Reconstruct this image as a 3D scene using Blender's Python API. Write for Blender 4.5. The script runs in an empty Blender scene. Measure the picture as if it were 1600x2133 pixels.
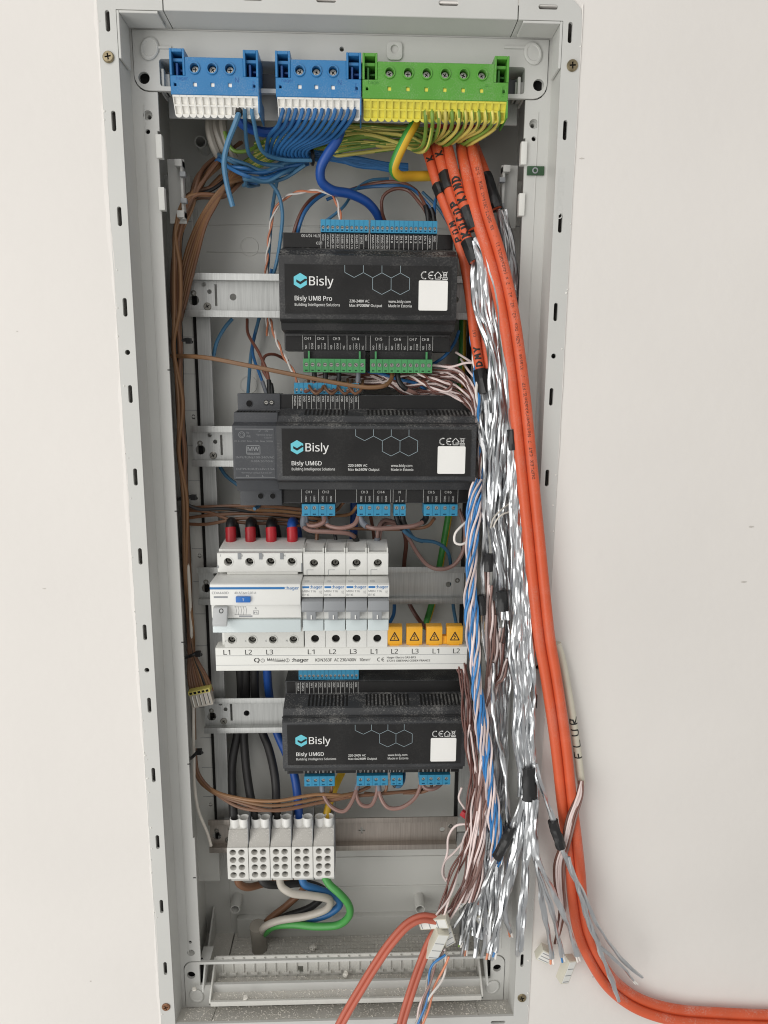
import bpy, bmesh, math, random
from mathutils import Vector, Matrix
random.seed(7)
sc = bpy.context.scene
COL = sc.collection
S = 0.001                      # everything below is written in millimetres

# ------------------------------------------------------------------ camera
CAM = Vector((23.6, -523.05, -70.96))
FPX, PITCH, YAW, ROLL = 1420.0, 0.1860, 0.0351, 0.0072
_cp, _sp, _cy, _sy = math.cos(PITCH), math.sin(PITCH), math.cos(YAW), math.sin(YAW)
FWD = Vector((_sy*_cp, _cy*_cp, -_sp))
_r0 = Vector((_cy, -_sy, 0)); _u0 = _r0.cross(FWD)
RT = math.cos(ROLL)*_r0 + math.sin(ROLL)*_u0
UP = -math.sin(ROLL)*_r0 + math.cos(ROLL)*_u0
cd = bpy.data.cameras.new('camera'); cam = bpy.data.objects.new('camera', cd); COL.objects.link(cam)
cd.sensor_fit = 'HORIZONTAL'; cd.sensor_width = 36; cd.lens = 36*FPX/1600
cd.clip_start = 0.01; cd.clip_end = 50
cam.matrix_world = Matrix(((RT.x, UP.x, -FWD.x, CAM.x*S), (RT.y, UP.y, -FWD.y, CAM.y*S), (RT.z, UP.z, -FWD.z, CAM.z*S), (0, 0, 0, 1)))
sc.camera = cam

# ------------------------------------------------------------------ light: soft daylight in a room, window to the left of the camera
w = bpy.data.worlds.new('World'); sc.world = w; w.use_nodes = True
bg = w.node_tree.nodes['Background']; bg.inputs[0].default_value = (1.0, 0.992, 0.97, 1); bg.inputs[1].default_value = 0.40
def area(name, loc, target, sx, sz, power, col):
    l = bpy.data.lights.new(name, 'AREA'); l.shape = 'RECTANGLE'; l.size = sx; l.size_y = sz; l.energy = power; l.color = col
    o = bpy.data.objects.new(name, l); COL.objects.link(o); o.location = loc
    o.rotation_euler = (Vector(target)-Vector(loc)).to_track_quat('-Z', 'Y').to_euler()
    return o
area('window_light', (-1.4, -1.6, -0.40), (0.0, 0.0, -0.25), 1.4, 3.1, 33, (1.0, 0.985, 0.955))
area('side_fill_light', (1.25, -1.9, 0.0), (0.0, 0.0, -0.2), 0.4, 2.4, 2.0, (1.0, 0.94, 0.91))  # added fill from the right, gives the foil extra highlights
area('overhead_fill_light', (-0.35, -1.5, 1.6), (0.0, 0.0, -0.2), 1.2, 0.9, 8, (1.0, 0.97, 0.95))  # added overhead fill, brightens the upward faces; no known lamp
vs = sc.view_settings; vs.view_transform = 'Standard'; vs.look = 'None'; vs.exposure = 0.17; vs.gamma = 1
sc.cycles.max_bounces = 8; sc.cycles.use_denoising = True; sc.cycles.filter_width = 1.1

# ------------------------------------------------------------------ helpers
def lin(c):
    return tuple((x/12.92 if x <= .04045 else ((x+.055)/1.055)**2.4) for x in (v/255 for v in c))
def at(px, py, Y):
    """point on the plane at depth Y (mm behind the wall face) where the photograph's pixel looks"""
    d = FWD + RT*((px-800)/FPX) - UP*((py-1066.5)/FPX)
    return CAM + d*((Y-CAM.y)/d.y)
MATS = {}
def mat(name, col, rough=.45, metal=0., var=.06, bump=0., bscale=400, spec=.5, dust=0., rand=0., coat=0., trans=0., streak=False, mottle=60, lengthwise=False):
    m = bpy.data.materials.new(name); m.use_nodes = True; nt = m.node_tree; n = nt.nodes; L = nt.links
    b = n['Principled BSDF']; c = lin(col)
    b.inputs['Roughness'].default_value = rough; b.inputs['Metallic'].default_value = metal
    b.inputs['Specular IOR Level'].default_value = spec; b.inputs['Coat Weight'].default_value = coat
    tc = n.new('ShaderNodeTexCoord')
    nz = n.new('ShaderNodeTexNoise'); nz.inputs['Scale'].default_value = mottle; nz.inputs['Detail'].default_value = 5
    src = tc.outputs['Object']
    if streak:
        mp = n.new('ShaderNodeMapping'); mp.inputs['Scale'].default_value = (14, 1, .6); L.new(src, mp.inputs[0]); src = mp.outputs[0]
    if lengthwise:
        mp = n.new('ShaderNodeMapping'); mp.inputs['Scale'].default_value = (1, 1, .10); L.new(src, mp.inputs[0]); src = mp.outputs[0]
    L.new(src, nz.inputs['Vector'])
    hsv = n.new('ShaderNodeHueSaturation'); hsv.inputs['Color'].default_value = (*c, 1)
    mr = n.new('ShaderNodeMapRange'); mr.inputs[3].default_value = 1-var*1.6; mr.inputs[4].default_value = 1+var*1.6
    mr.inputs[1].default_value = .25; mr.inputs[2].default_value = .75
    L.new(nz.outputs[0], mr.inputs[0])
    val = mr.outputs[0]
    if rand:
        oi = n.new('ShaderNodeObjectInfo'); m2 = n.new('ShaderNodeMapRange'); m2.inputs[3].default_value = 1-rand; m2.inputs[4].default_value = 1+rand
        L.new(oi.outputs['Random'], m2.inputs[0]); mu = n.new('ShaderNodeMath'); mu.operation = 'MULTIPLY'
        L.new(val, mu.inputs[0]); L.new(m2.outputs[0], mu.inputs[1]); val = mu.outputs[0]
    L.new(val, hsv.inputs['Value']); out = hsv.outputs[0]
    rr = n.new('ShaderNodeMapRange'); rr.inputs[3].default_value = max(.02, rough-.08); rr.inputs[4].default_value = min(1, rough+.1)
    L.new(nz.outputs[0], rr.inputs[0]); L.new(rr.outputs[0], b.inputs['Roughness'])
    if dust:                                          # builders' dust: pale specks and film lying on upward faces
        g = n.new('ShaderNodeNewGeometry'); sx = n.new('ShaderNodeSeparateXYZ'); L.new(g.outputs['True Normal'], sx.inputs[0])
        up = n.new('ShaderNodeMapRange'); up.inputs[1].default_value = -.1; up.inputs[2].default_value = .8; up.inputs[3].default_value = .10; L.new(sx.outputs[2], up.inputs[0])
        d1 = n.new('ShaderNodeTexNoise'); d1.inputs['Scale'].default_value = 900; d1.inputs['Detail'].default_value = 3; L.new(tc.outputs['Object'], d1.inputs['Vector'])
        d2 = n.new('ShaderNodeTexNoise'); d2.inputs['Scale'].default_value = 45; d2.inputs['Detail'].default_value = 4; L.new(tc.outputs['Object'], d2.inputs['Vector'])
        ad = n.new('ShaderNodeMath'); ad.operation = 'ADD'; L.new(d1.outputs[0], ad.inputs[0]); L.new(d2.outputs[0], ad.inputs[1])
        th = n.new('ShaderNodeMapRange'); th.inputs[1].default_value = 1.0; th.inputs[2].default_value = 1.25; L.new(ad.outputs[0], th.inputs[0])
        mu2 = n.new('ShaderNodeMath'); mu2.operation = 'MULTIPLY'; L.new(th.outputs[0], mu2.inputs[0]); L.new(up.outputs[0], mu2.inputs[1])
        mu3 = n.new('ShaderNodeMath'); mu3.operation = 'MULTIPLY'; mu3.inputs[1].default_value = dust; L.new(mu2.outputs[0], mu3.inputs[0])
        mx = n.new('ShaderNodeMix'); mx.data_type = 'RGBA'; L.new(mu3.outputs[0], mx.inputs[0]); L.new(out, mx.inputs[6]); mx.inputs[7].default_value = (.62, .60, .56, 1); out = mx.outputs[2]
    L.new(out, b.inputs['Base Color'])
    if bump:
        bn = n.new('ShaderNodeTexNoise'); bn.inputs['Scale'].default_value = bscale; bn.inputs['Detail'].default_value = 4
        L.new(src, bn.inputs['Vector'])
        bp = n.new('ShaderNodeBump'); bp.inputs['Strength'].default_value = bump; bp.inputs['Distance'].default_value = .0006
        L.new(bn.outputs[0], bp.inputs['Height']); L.new(bp.outputs[0], b.inputs['Normal'])
    if trans:
        b.inputs['Transmission Weight'].default_value = trans; b.inputs['IOR'].default_value = 1.3
    MATS[name] = m
    return m
mat('wall_paint', (224, 220, 215), .75, bump=.5, bscale=95, var=.022, mottle=5)
mat('plaster', (238, 236, 230), .8, bump=.6, bscale=500)
mat('cavity', (60, 56, 52), .9)
mat('shell', (198, 198, 194), .42, bump=.05, bscale=900, var=.02, dust=.45, mottle=25)
mat('shell_dusty', (198, 195, 187), .6, bump=.3, bscale=1500, var=.05, dust=2.2, mottle=30)
mat('back_plastic', (203, 203, 198), .38, bump=.03, bscale=300, var=.03, dust=.5, mottle=12)
mat('seam', (22, 21, 20), .8)
mat('tray', (210, 209, 203), .5, dust=1.6, var=.03, bump=.25, bscale=1300)
mat('zinc', (186, 187, 185), .46, metal=.82, var=.10, bump=.10, bscale=120, streak=True, mottle=60, rand=.05)
mat('zinc_dusty', (172, 164, 156), .45, metal=.8, var=.10, bump=.12, bscale=120, streak=True)
mat('steel', (190, 188, 182), .28, metal=1, var=.1)
mat('brass_screw', (150, 138, 112), .35, metal=1, var=.25, mottle=300)
mat('rust_screw', (150, 110, 84), .5, metal=.8, var=.3, mottle=300)
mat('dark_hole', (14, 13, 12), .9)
mat('n_blue', (46, 118, 172), .38, var=.03, dust=.5)
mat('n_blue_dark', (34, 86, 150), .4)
mat('pe_green', (84, 152, 54), .38, var=.03, dust=.5)
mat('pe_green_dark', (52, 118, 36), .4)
mat('cell_white', (238, 236, 230), .4, var=.02)
mat('cell_yellow', (226, 216, 84), .4, var=.03)
mat('black_mid', (56, 57, 59), .5, bump=.10, bscale=2500, var=.08, dust=.30, spec=.4)
mat('steel_dim', (128, 126, 120), .34, metal=1, var=.15)
mat('dist_shoulder', (186, 183, 176), .5, dust=1.6)
mat('black_abs', (40, 40, 41), .50, bump=.10, bscale=2500, var=.10, dust=.30, spec=.4)
mat('black_abs_dark', (28, 28, 29), .45, var=.10, dust=.15)
mat('label_black', (22, 21, 21), .33, var=.12, dust=.06, mottle=40)
mat('psu_grey', (62, 64, 68), .5, bump=.10, bscale=2500, var=.05, dust=.12)
mat('print_white', (228, 228, 225), .5, var=.02)
mat('print_teal', (104, 196, 210), .5, var=.02)
mat('print_hex', (150, 166, 172), .5, var=.02)
mat('print_grey', (128, 130, 132), .5, var=.02)
mat('print_dark', (34, 33, 32), .6, var=.02)
mat('print_blue', (40, 112, 172), .5, var=.02)
mat('sticker', (236, 235, 231), .5, var=.01)
mat('conn_blue', (54, 142, 180), .38, var=.04)
mat('conn_blue_dark', (28, 92, 128), .4)
mat('conn_green', (74, 148, 92), .4, var=.04)
mat('conn_green_dark', (38, 92, 54), .4)
mat('mcb_white', (226, 226, 222), .42, var=.015, dust=.35)
mat('mcb_white2', (216, 216, 211), .42, var=.015)
mat('mcb_grey', (144, 147, 150), .4, var=.02)
mat('lever_grey', (184, 186, 186), .4)
mat('button_blue', (38, 106, 184), .4)
mat('clear_window', (204, 214, 215), .18, var=.01, coat=.6)
mat('busbar_white', (226, 226, 221), .4, var=.012, dust=.35)
mat('cap_yellow', (236, 172, 42), .4, var=.03)
mat('dist_white', (222, 221, 216), .45, var=.02, dust=1.2)
mat('funnel_white', (236, 235, 231), .4)
mat('beige_conn', (206, 202, 186), .4, var=.02)
mat('lever_clear', (196, 188, 176), .25, coat=.5)
mat('lever_yellow', (226, 214, 120), .35)
mat('tape', (26, 26, 27), .40, bump=.35, bscale=90, var=.15, spec=.5)
mat('tie_black', (20, 20, 21), .4)
mat('level_green', (38, 74, 44), .3, coat=.5)
def wm(name, col, rough=.4, rand=.2, **k): return mat(name, col, rough, var=.05, rand=rand, **k)
wm('w_blue', (44, 98, 150)); wm('w_blue_thick', (34, 80, 158), rand=.03); wm('w_steelblue', (66, 112, 144))
wm('w_brown', (116, 82, 60)); wm('w_tan', (136, 100, 68)); wm('w_mauve', (140, 108, 100)); wm('w_darkbrown', (104, 64, 52)); wm('w_pairbrown', (100, 62, 54))
wm('w_black', (30, 30, 31)); wm('w_blackdull', (40, 39, 39), .5)
wm('w_white', (226, 220, 214)); wm('w_pinkwhite', (224, 206, 202)); wm('w_pairblue', (58, 128, 190)); wm('w_pairorange', (206, 130, 96)); wm('w_copper', (190, 112, 72))
wm('w_green', (116, 148, 62)); wm('w_yellow', (208, 196, 104)); wm('w_thickgreen', (62, 140, 60), rand=.03); wm('w_thickyellow', (218, 176, 50), rand=.03)
wm('w_grey', (176, 170, 160)); wm('w_offwhite', (212, 206, 196)); wm('w_greyjacket', (160, 154, 144)); wm('w_greentrue', (72, 152, 74), rand=.03)
wm('w_orange', (212, 92, 54), .46, rand=.06, bump=.12, bscale=120, dust=.35); wm('w_orange_dull', (184, 98, 78), .45, rand=.05)
wm('w_red', (168, 30, 40)); wm('w_ferrule_grey', (112, 116, 124)); wm('w_teal', (110, 186, 190)); wm('w_sheath', (200, 195, 178), .5)
mat('foil', (204, 206, 208), .31, metal=1, var=.06, bump=.30, bscale=420, mottle=300, rand=.05, lengthwise=True)
mat('foil_dull', (186, 187, 188), .36, metal=1, var=.10, bump=.30, bscale=420, mottle=300, rand=.08, lengthwise=True)
mat('scuff', (192, 187, 180), .8)
mat('crumb', (236, 232, 223), .85, bump=.6, bscale=1500)

class M:
    def __init__(s): s.v = []; s.f = []; s.m = []
    def add(s, vs, fs, mi=0):
        o = len(s.v); s.v += [tuple(v) for v in vs]
        for f in fs: s.f.append(tuple(o+i for i in f)); s.m.append(mi)
        return s
    def box(s, x0, x1, y0, y1, z0, z1, mi=0):
        return s.add([(x0,y0,z0),(x1,y0,z0),(x1,y1,z0),(x0,y1,z0),(x0,y0,z1),(x1,y0,z1),(x1,y1,z1),(x0,y1,z1)],
                     [(0,3,2,1),(4,5,6,7),(0,1,5,4),(1,2,6,5),(2,3,7,6),(3,0,4,7)], mi)
    def prism_x(s, prof, x0, x1, mi=0):
        n = len(prof); vs = [(x0,y,z) for y, z in prof]+[(x1,y,z) for y, z in prof]
        return s.add(vs, [tuple(range(n)), tuple(range(2*n-1, n-1, -1))]+[(i, n+i, n+(i+1) % n, (i+1) % n) for i in range(n)], mi)
    def prism_y(s, poly, y0, y1, mi=0):
        n = len(poly); vs = [(x,y0,z) for x, z in poly]+[(x,y1,z) for x, z in poly]
        return s.add(vs, [tuple(range(n)), tuple(range(2*n-1, n-1, -1))]+[(i, n+i, n+(i+1) % n, (i+1) % n) for i in range(n)], mi)
    def lathe(s, prof, c=(0,0,0), axis='y', n=16, mi=0, cap=True):
        """prof: (radius, along axis); axis y points into the wall"""
        vs = []
        for r, a in prof:
            for k in range(n):
                t = 2*math.pi*k/n; p, q = r*math.cos(t), r*math.sin(t)
                vs.append((c[0]+p, c[1]+a, c[2]+q) if axis == 'y' else ((c[0]+p, c[1]+q, c[2]+a) if axis == 'z' else (c[0]+a, c[1]+p, c[2]+q)))
        fs = [(j*n+k, j*n+(k+1) % n, (j+1)*n+(k+1) % n, (j+1)*n+k) for j in range(len(prof)-1) for k in range(n)]
        if cap: fs += [tuple(range(n)), tuple(range((len(prof)-1)*n, len(prof)*n))]
        return s.add(vs, fs, mi)
    def plate(s, outer, holes, y0, y1, mi=0):
        """flat plate in the x-z plane with real openings, front at y0, back at y1"""
        bm = bmesh.new(); ed = []
        for loop in [outer]+list(holes):
            vs = [bm.verts.new((x, y0, z)) for x, z in loop]
            ed += [bm.edges.new((vs[i], vs[(i+1) % len(vs)])) for i in range(len(vs))]
        bmesh.ops.triangle_fill(bm, use_beauty=True, use_dissolve=False, edges=ed)
        if abs(y1-y0) > 1e-6:
            r = bmesh.ops.extrude_face_region(bm, geom=bm.faces[:])
            bmesh.ops.translate(bm, verts=[g for g in r['geom'] if isinstance(g, bmesh.types.BMVert)], vec=(0, y1-y0, 0))
        bm.verts.index_update()
        s.add([v.co[:] for v in bm.verts], [tuple(v.index for v in f.verts) for f in bm.faces], mi); bm.free()
        return s
    def move(s, d): s.v = [(x+d[0], y+d[1], z+d[2]) for x, y, z in s.v]; return s
    def merge(s, o, d=(0,0,0), mi=None):
        k = len(s.v); s.v += [(x+d[0], y+d[1], z+d[2]) for x, y, z in o.v]
        s.f += [tuple(k+i for i in f) for f in o.f]; s.m += (o.m if mi is None else [mi]*len(o.m)); return s
def circ(cx, cz, r, n=16, sx=1, sz=1, a0=0): return [(cx+r*sx*math.cos(a0+2*math.pi*k/n), cz+r*sz*math.sin(a0+2*math.pi*k/n)) for k in range(n)]
def rrect(x0, x1, z0, z1, r, n=4):
    out = []
    for cx, cz, a in ((x1-r, z1-r, 0), (x0+r, z1-r, 90), (x0+r, z0+r, 180), (x1-r, z0+r, 270)):
        for k in range(n+1):
            t = math.radians(a+90*k/n); out.append((cx+r*math.cos(t), cz+r*math.sin(t)))
    return out
def rect(x0, x1, z0, z1): return [(x0,z0),(x1,z0),(x1,z1),(x0,z1)]
def slot(cx, cz, w, h): return rrect(cx-w/2, cx+w/2, cz-h/2, cz+h/2, min(w, h)/2-.01, 4)

def mesh(name, m, mats, bevel=0, seg=2, angle=32, recalc=True):
    me = bpy.data.meshes.new(name)
    me.from_pydata([(x*S, y*S, z*S) for x, y, z in m.v], [], m.f)
    mats = [mats] if isinstance(mats, str) else mats
    for q in mats: me.materials.append(MATS[q])
    me.polygons.foreach_set('material_index', m.m)
    if recalc or bevel:
        bm = bmesh.new(); bm.from_mesh(me)
        bmesh.ops.recalc_face_normals(bm, faces=bm.faces)
        if bevel:
            es = [e for e in bm.edges if len(e.link_faces) == 2 and e.calc_face_angle(0) > math.radians(25)]
            bmesh.ops.bevel(bm, geom=es, offset=bevel*S, offset_type='OFFSET', segments=seg, profile=.6, affect='EDGES', clamp_overlap=True)
        bm.to_mesh(me); bm.free()
    me.polygons.foreach_set('use_smooth', [True]*len(me.polygons))
    me.set_sharp_from_angle(angle=math.radians(angle))
    me.update()
    return me
def obj(name, me, parent=None, loc=(0,0,0), rot=None):
    o = bpy.data.objects.new(name, me); COL.objects.link(o); o.location = [c*S for c in loc]
    if rot: o.rotation_euler = rot
    if parent: o.parent = parent
    return o
def part(name, m, mats, parent, bevel=0, **k): return obj(name, mesh(name, m, mats, bevel, **k), parent)
def tag(o, label, cat, group=None, kind=None):
    if label: o['label'] = label
    if cat: o['category'] = cat
    if group: o['group'] = group
    if kind: o['kind'] = kind
    return o
def thing(name, label, cat, loc=(0,0,0), group=None):
    o = bpy.data.objects.new(name, None); COL.objects.link(o); o.location = [c*S for c in loc]; o.empty_display_size = .01
    return tag(o, label, cat, group)
def copy_tree(o, parent=None):
    c = o.copy(); COL.objects.link(c); c.parent = parent
    for ch in list(o.children): copy_tree(ch, c)
    return c

# ------------------------------------------------------------------ lettering
FONTS = {}
def font(n):
    if n not in FONTS:
        try: FONTS[n] = bpy.data.fonts.load(bpy.utils.system_resource('DATAFILES', path='fonts')+'/'+n)
        except Exception: FONTS[n] = None
    return FONTS[n]
GLY = {}
def glyphs(s, fnt='NotoSansHebrew-Regular.woff2', bold=0):
    k = (s, fnt, bold)
    if k not in GLY:
        cu = bpy.data.curves.new('t', 'FONT'); cu.body = s; cu.size = 1; cu.resolution_u = 3
        f = font(fnt)
        if f: cu.font = f
        ob = bpy.data.objects.new('t', cu); me = ob.to_mesh()
        vs = [v.co[:2] for v in me.vertices]; fs = [tuple(p.vertices) for p in me.polygons]
        ob.to_mesh_clear(); bpy.data.objects.remove(ob); bpy.data.curves.remove(cu)
        GLY[k] = (vs, fs)
    return GLY[k]
CAPH = {}
def cap_height(fnt):
    if fnt not in CAPH: CAPH[fnt] = max(v[1] for v in glyphs('H', fnt)[0])
    return CAPH[fnt]
def text(m, s, x, z, y, cap, rot=0, width=None, align='l', mi=0, fnt='NotoSansHebrew-Regular.woff2', bold=0):
    """cap = height of capitals in mm; x,z = baseline start (align l), centre (c) or end (r)"""
    vs, fs = glyphs(s, fnt)
    if not vs: return
    sz = cap/cap_height(fnt); x0 = min(v[0] for v in vs); x1 = max(v[0] for v in vs); kx = sz if not width else width/(x1-x0)
    off = {'l': x0, 'c': (x0+x1)/2, 'r': x1}[align]
    c, q = math.cos(math.radians(rot)), math.sin(math.radians(rot)); out = []
    for u, v in vs:
        a, b = (u-off)*kx, v*sz; out.append((x+a*c-b*q, y, z+a*q+b*c))
    m.add(out, fs, mi)
    if bold:
        d = max(.09, bold*cap*2.2); m.add([(a+d*c, b-.02, e+d*q) for a, b, e in out], fs, mi)
def line(m, pts, y, wd, mi=0):
    for (x0, z0), (x1, z1) in zip(pts, pts[1:]):
        dx, dz = x1-x0, z1-z0; l = math.hypot(dx, dz) or 1; nx, nz = -dz/l*wd/2, dx/l*wd/2; ex, ez = dx/l*wd*.25, dz/l*wd*.25
        m.add([(x0+nx-ex,y,z0+nz-ez),(x0-nx-ex,y,z0-nz-ez),(x1-nx+ex,y,z1-nz+ez),(x1+nx+ex,y,z1+nz+ez)], [(0,1,2,3)], mi)

# ------------------------------------------------------------------ screws and sockets shared by many things
def plus(r, w): return [(w,w),(w,r),(-w,r),(-w,w),(-r,w),(-r,-w),(-w,-w),(-w,-r),(w,-r),(w,-w),(r,-w),(r,w)]
def rotp(poly, a):
    c, q = math.cos(a), math.sin(a); return [(x*c-z*q, x*q+z*c) for x, z in poly]
def cross_screw(r, mt, ang=.4, dome=.3):
    m = M(); m.plate(circ(0,0,r*.86,20), [rotp(plus(r*.55, r*.13), ang)], -dome, .25)
    m.lathe([(r*.86,-dome),(r,-dome*.2),(r,.6)], n=20, cap=False)
    m.lathe([(r*.8,.24),(r*.8,.3)], n=12, mi=1)
    return mesh('screw', m, [mt, 'dark_hole'])
def slot_screw(r, mt, ang):
    m = M(); m.plate(circ(0,0,r,14), [rotp(rect(-r*.8,r*.8,-r*.16,r*.16), ang)], 0, .5); m.lathe([(r*.95,.5),(r*.95,.55)], n=10, mi=1)
    return mesh('screw', m, [mt, 'dark_hole'])
SC_STEEL = [cross_screw(2.35, 'steel_dim', a) for a in (.2, .6, 1.1)]
SC_BLOCK = [cross_screw(2.6, 'steel', a, .6) for a in (.2, .6, 1.1)]
SC_RAIL = cross_screw(3.2, 'steel_dim', .5)
SC_SLOT = [slot_screw(1.15, 'steel', a) for a in (.3, .9, 1.6, 2.3, 2.8)]
SC_SLOT2 = [slot_screw(1.5, 'steel', a) for a in (.3, .9, 1.6, 2.3)]
SC_BRASS = cross_screw(3.9, 'brass_screw', .35, .8); SC_RUST = cross_screw(3.7, 'rust_screw', .9, .8)

# ================================================================== the wall and the cabinet
m = M(); m.plate(rect(-1500, 1500, -1500, 1100), [rrect(-151.5, 173.5, -650, 186.5, 6)], .8, 118)
m.add([(-200,118.5,-700),(230,118.5,-700),(230,118.5,240),(-200,118.5,240)], [(0,1,2,3)], 1)
wall = tag(obj('wall', mesh('wall', m, ['wall_paint', 'cavity'])), 'off-white painted wall the open cabinet is set into', None, kind='structure')

CL = (11, 0, -640)
cab = thing('distribution_cabinet', 'open light grey flush-mounted distribution cabinet set in the white wall', 'cabinet', CL)
def cpart(name, m, mats, bevel=0, parent=None, **k):
    m.move((-CL[0], -CL[1], -CL[2])); return part(name, m, mats, parent or cab, bevel, **k)
def cinst(name, me, p, rot=None, parent=None): return obj(name, me, parent or cab, (p[0]-CL[0], p[1]-CL[1], p[2]-CL[2]), rot)

XL, XR, ZT, ZB = -142.5, 164.0, 177.3, -638.6      # inner edge of the flange
slots_l = [(-148.4, 107.6-62.5*i) for i in range(-1, 12)]; slots_r = [(169.2, 107.6-62.5*i) for i in range(-1, 12)]
HZ = [(130.5, 14.0), ]
holes = [slot(x, z, 3.0, 13.2) for x, z in slots_l+slots_r]
holes += [circ(-148.6, -49.5, 1.9, 12), circ(169.4, -49.5, 1.9, 12), circ(-148.6, -299.5, 2, 12), circ(169.6, -299.5, 2, 12)]
holes += [slot(153, 185.6, 13.5, 3), slot(-132, 185.6, 13.5, 3), slot(-125, -645, 13.5, 3), slot(150, -645, 13.5, 3), slot(-60, -645, 13.5, 3), slot(60, -645, 13.5, 3)]
g = .35
outer = [(-110.7-g, 178.0-.7), (-110.7-g, 191.2)]+[(-147, 191.2), (-151.5, 190), (-154.6, 186), (-155.2, 181)]+[(-155.2, -652)]+[(177.2, -652)]
outer += [(177.2, 178), (176, 185), (171, 190), (164, 191.2), (132.4+g, 191.2), (132.4+g, ZT), (XR, ZT), (XR, ZB), (XL, ZB), (XL, ZT)]
m = M(); m.plate(outer, holes, 0, 2.4); cpart('frame_flange', m, 'shell', .35, seg=1)
m = M(); m.plate(rect(-110.7+g, 132.4-g, ZT, 191.2), [slot(x, 186.4, 13.5, 3) for x in (-50, 0, 84)], 0, 2.4); cpart('top_flange', m, 'shell', .35, seg=1)
# L-shaped ribs by the upper corners
for sx, x0 in ((1, XL), (-1, XR)):
    m = M(); a, b = sorted((x0+sx*.3, x0+sx*2.0)); m.box(a, b, -.1, 20, ZT-30, ZT-.4)
    a, b = sorted((x0+sx*2.1, x0+sx*28)); m.box(a, b, -.1, 20, ZT-2.0, ZT-.4); cpart('corner_rib', m, 'shell', .25, seg=1)
# side walls of the frame going in to the ledge
m = M(); m.box(XL-2.4, XL, 2.2, 26, -650, 180); cpart('frame_side', m, 'shell')
m = M(); m.box(XR, XR+2.4, 2.2, 26, -650, 180); cpart('frame_side', m, 'shell')
m = M(); m.box(-110.7+g, 132.4-g, 2.2, 26, ZT, ZT+2.4); cpart('frame_top', m, 'shell')
for a, b in ((XL, -110.7-g), (132.4+g, XR)):
    m = M(); m.box(a, b, 2.2, 26, ZT, ZT+2.4); cpart('frame_top', m, 'shell')
def floor_piece(a, b):
    m = M(); m.prism_x([(2.2,ZB),(26,ZB-8.5),(26,ZB-11),(2.2,ZB-3)], a, b); cpart('frame_bottom', m, 'shell_dusty')
floor_piece(XL, -111); floor_piece(-110.4, 131.6); floor_piece(132.2, XR)
# ledge: one frame with the openings for both carriers and the interior
def arc(cx, cz, r, a0, a1, n=5): return [(cx+r*math.cos(math.radians(a0+(a1-a0)*k/n)), cz+r*math.sin(math.radians(a0+(a1-a0)*k/n))) for k in range(n+1)]
op = [(-140.2, 176.6)]+arc(-130.2, 146.0, 10, 180, 270)+[(-123.9, 136.0), (-123.9, 110), (-125.4, 110)]
op += [(-125.4, -470), (-123.9, -470), (-123.9, -597)]+arc(-131.7, -605, 8, 90, 180)+[(-139.7, -646.5), (160, -646.5)]+arc(152, -605, 8, 0, 90)
op += [(145.4, -597), (145.4, -470), (146.6, -470), (146.6, 110), (145.4, 110), (145.4, 136.0)]+arc(151.2, 146.0, 10, 270, 360)+[(161.2, 176.6)]
lh = []
for px, py, r in ((308, 240, 3.4), (308, 274, 1.7), (1112, 258, 3.4), (1112, 289, 1.7), (398, 1985, 3.4), (396, 1963, 1.6), (1077, 1968, 3.0)):
    p = at(px, py, 25); lh.append(circ(p.x, p.z, r, 14))
m = M(); m.plate([(XL-.2, ZB-9), (XR+.2, ZB-9), (XR+.2, ZT+.2), (XL-.2, ZT+.2)], [op]+lh, 25, 27); cpart('ledge', m, 'shell')
for px, py, r in ((308, 240, 3.4), (1112, 258, 3.4), (398, 1985, 3.4)):
    p = at(px, py, 25); m = M(); m.lathe([(3.3,25.4),(3.0,29),(1.5,29),(1.4,36)], (p.x, 0, p.z), n=14, cap=False); cpart('screw_socket', m, 'shell')
for a, b in ((-142.5, -130.5), (152.5, 164)):
    m = M(); m.box(a, b, 36, 37, -646, 176.5); cpart('ledge_gap_shade', m, 'seam')  # near-black sheet stands in for the shade behind the ledge gaps
# shallow step running down each ledge
for a, b in ((-134.6, -133.9), (155.0, 155.7)):
    m = M(); m.box(a, b, 24.5, 25.2, -590, 128); cpart('ledge_step', m, 'shell', .2, seg=1)
# short moulded tick marks on the ledge edges
for k in range(5):
    for x in (-126.8, 144.6):
        m = M(); m.box(x, x+2.4, 24.7, 25.3, -62-112*k, -61.2-112*k); cpart('tick_mark', m, 'seam')
# deep box: sides, back, floor, top
m = M(); m.box(-139, -137, 27, 106, -642, 180); cpart('inner_side', m, 'back_plastic')
m = M(); m.box(158, 160, 27, 106, -642, 180); cpart('inner_side', m, 'back_plastic')
m = M(); m.box(-139, 160, 27, 106, 178.5, 180.5); cpart('inner_top', m, 'back_plastic')
m = M(); m.box(-139, 160, 105, 107, -642, 180); back = cpart('back_panel', m, 'back_plastic')
def brib(x0, x1, z0, z1, h=.8): 
    m = M(); m.box(x0, x1, 105-h, 105.3, z0, z1); cpart('panel_rib', m, 'back_plastic', .25, seg=1, parent=None)
brib(-110, 132, 62, 63.2); brib(-110, 132, 40, 40.6); brib(-110, 132, 20, 20.5)
brib(-112, 132, -553, -552.3); brib(-112, -111.2, -636, -552); brib(-98, 126, -588, -586.5, 1.4)
m = M(); m.box(-104, 128, 98, 105.2, -640, -618); cpart('back_step', m, 'back_plastic', .6)
for k in range(4):
    for q in range(3):
        p = (-70+55*q+random.uniform(-8, 8), 52-125*k+random.uniform(-10, 10)); m = M()
        m.lathe([(7.0,104.6),(7.6,104.5),(8.0,104.9)], (p[0], 0, p[1]), n=24, cap=False); cpart('knockout_ring', m, 'back_plastic')
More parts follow.
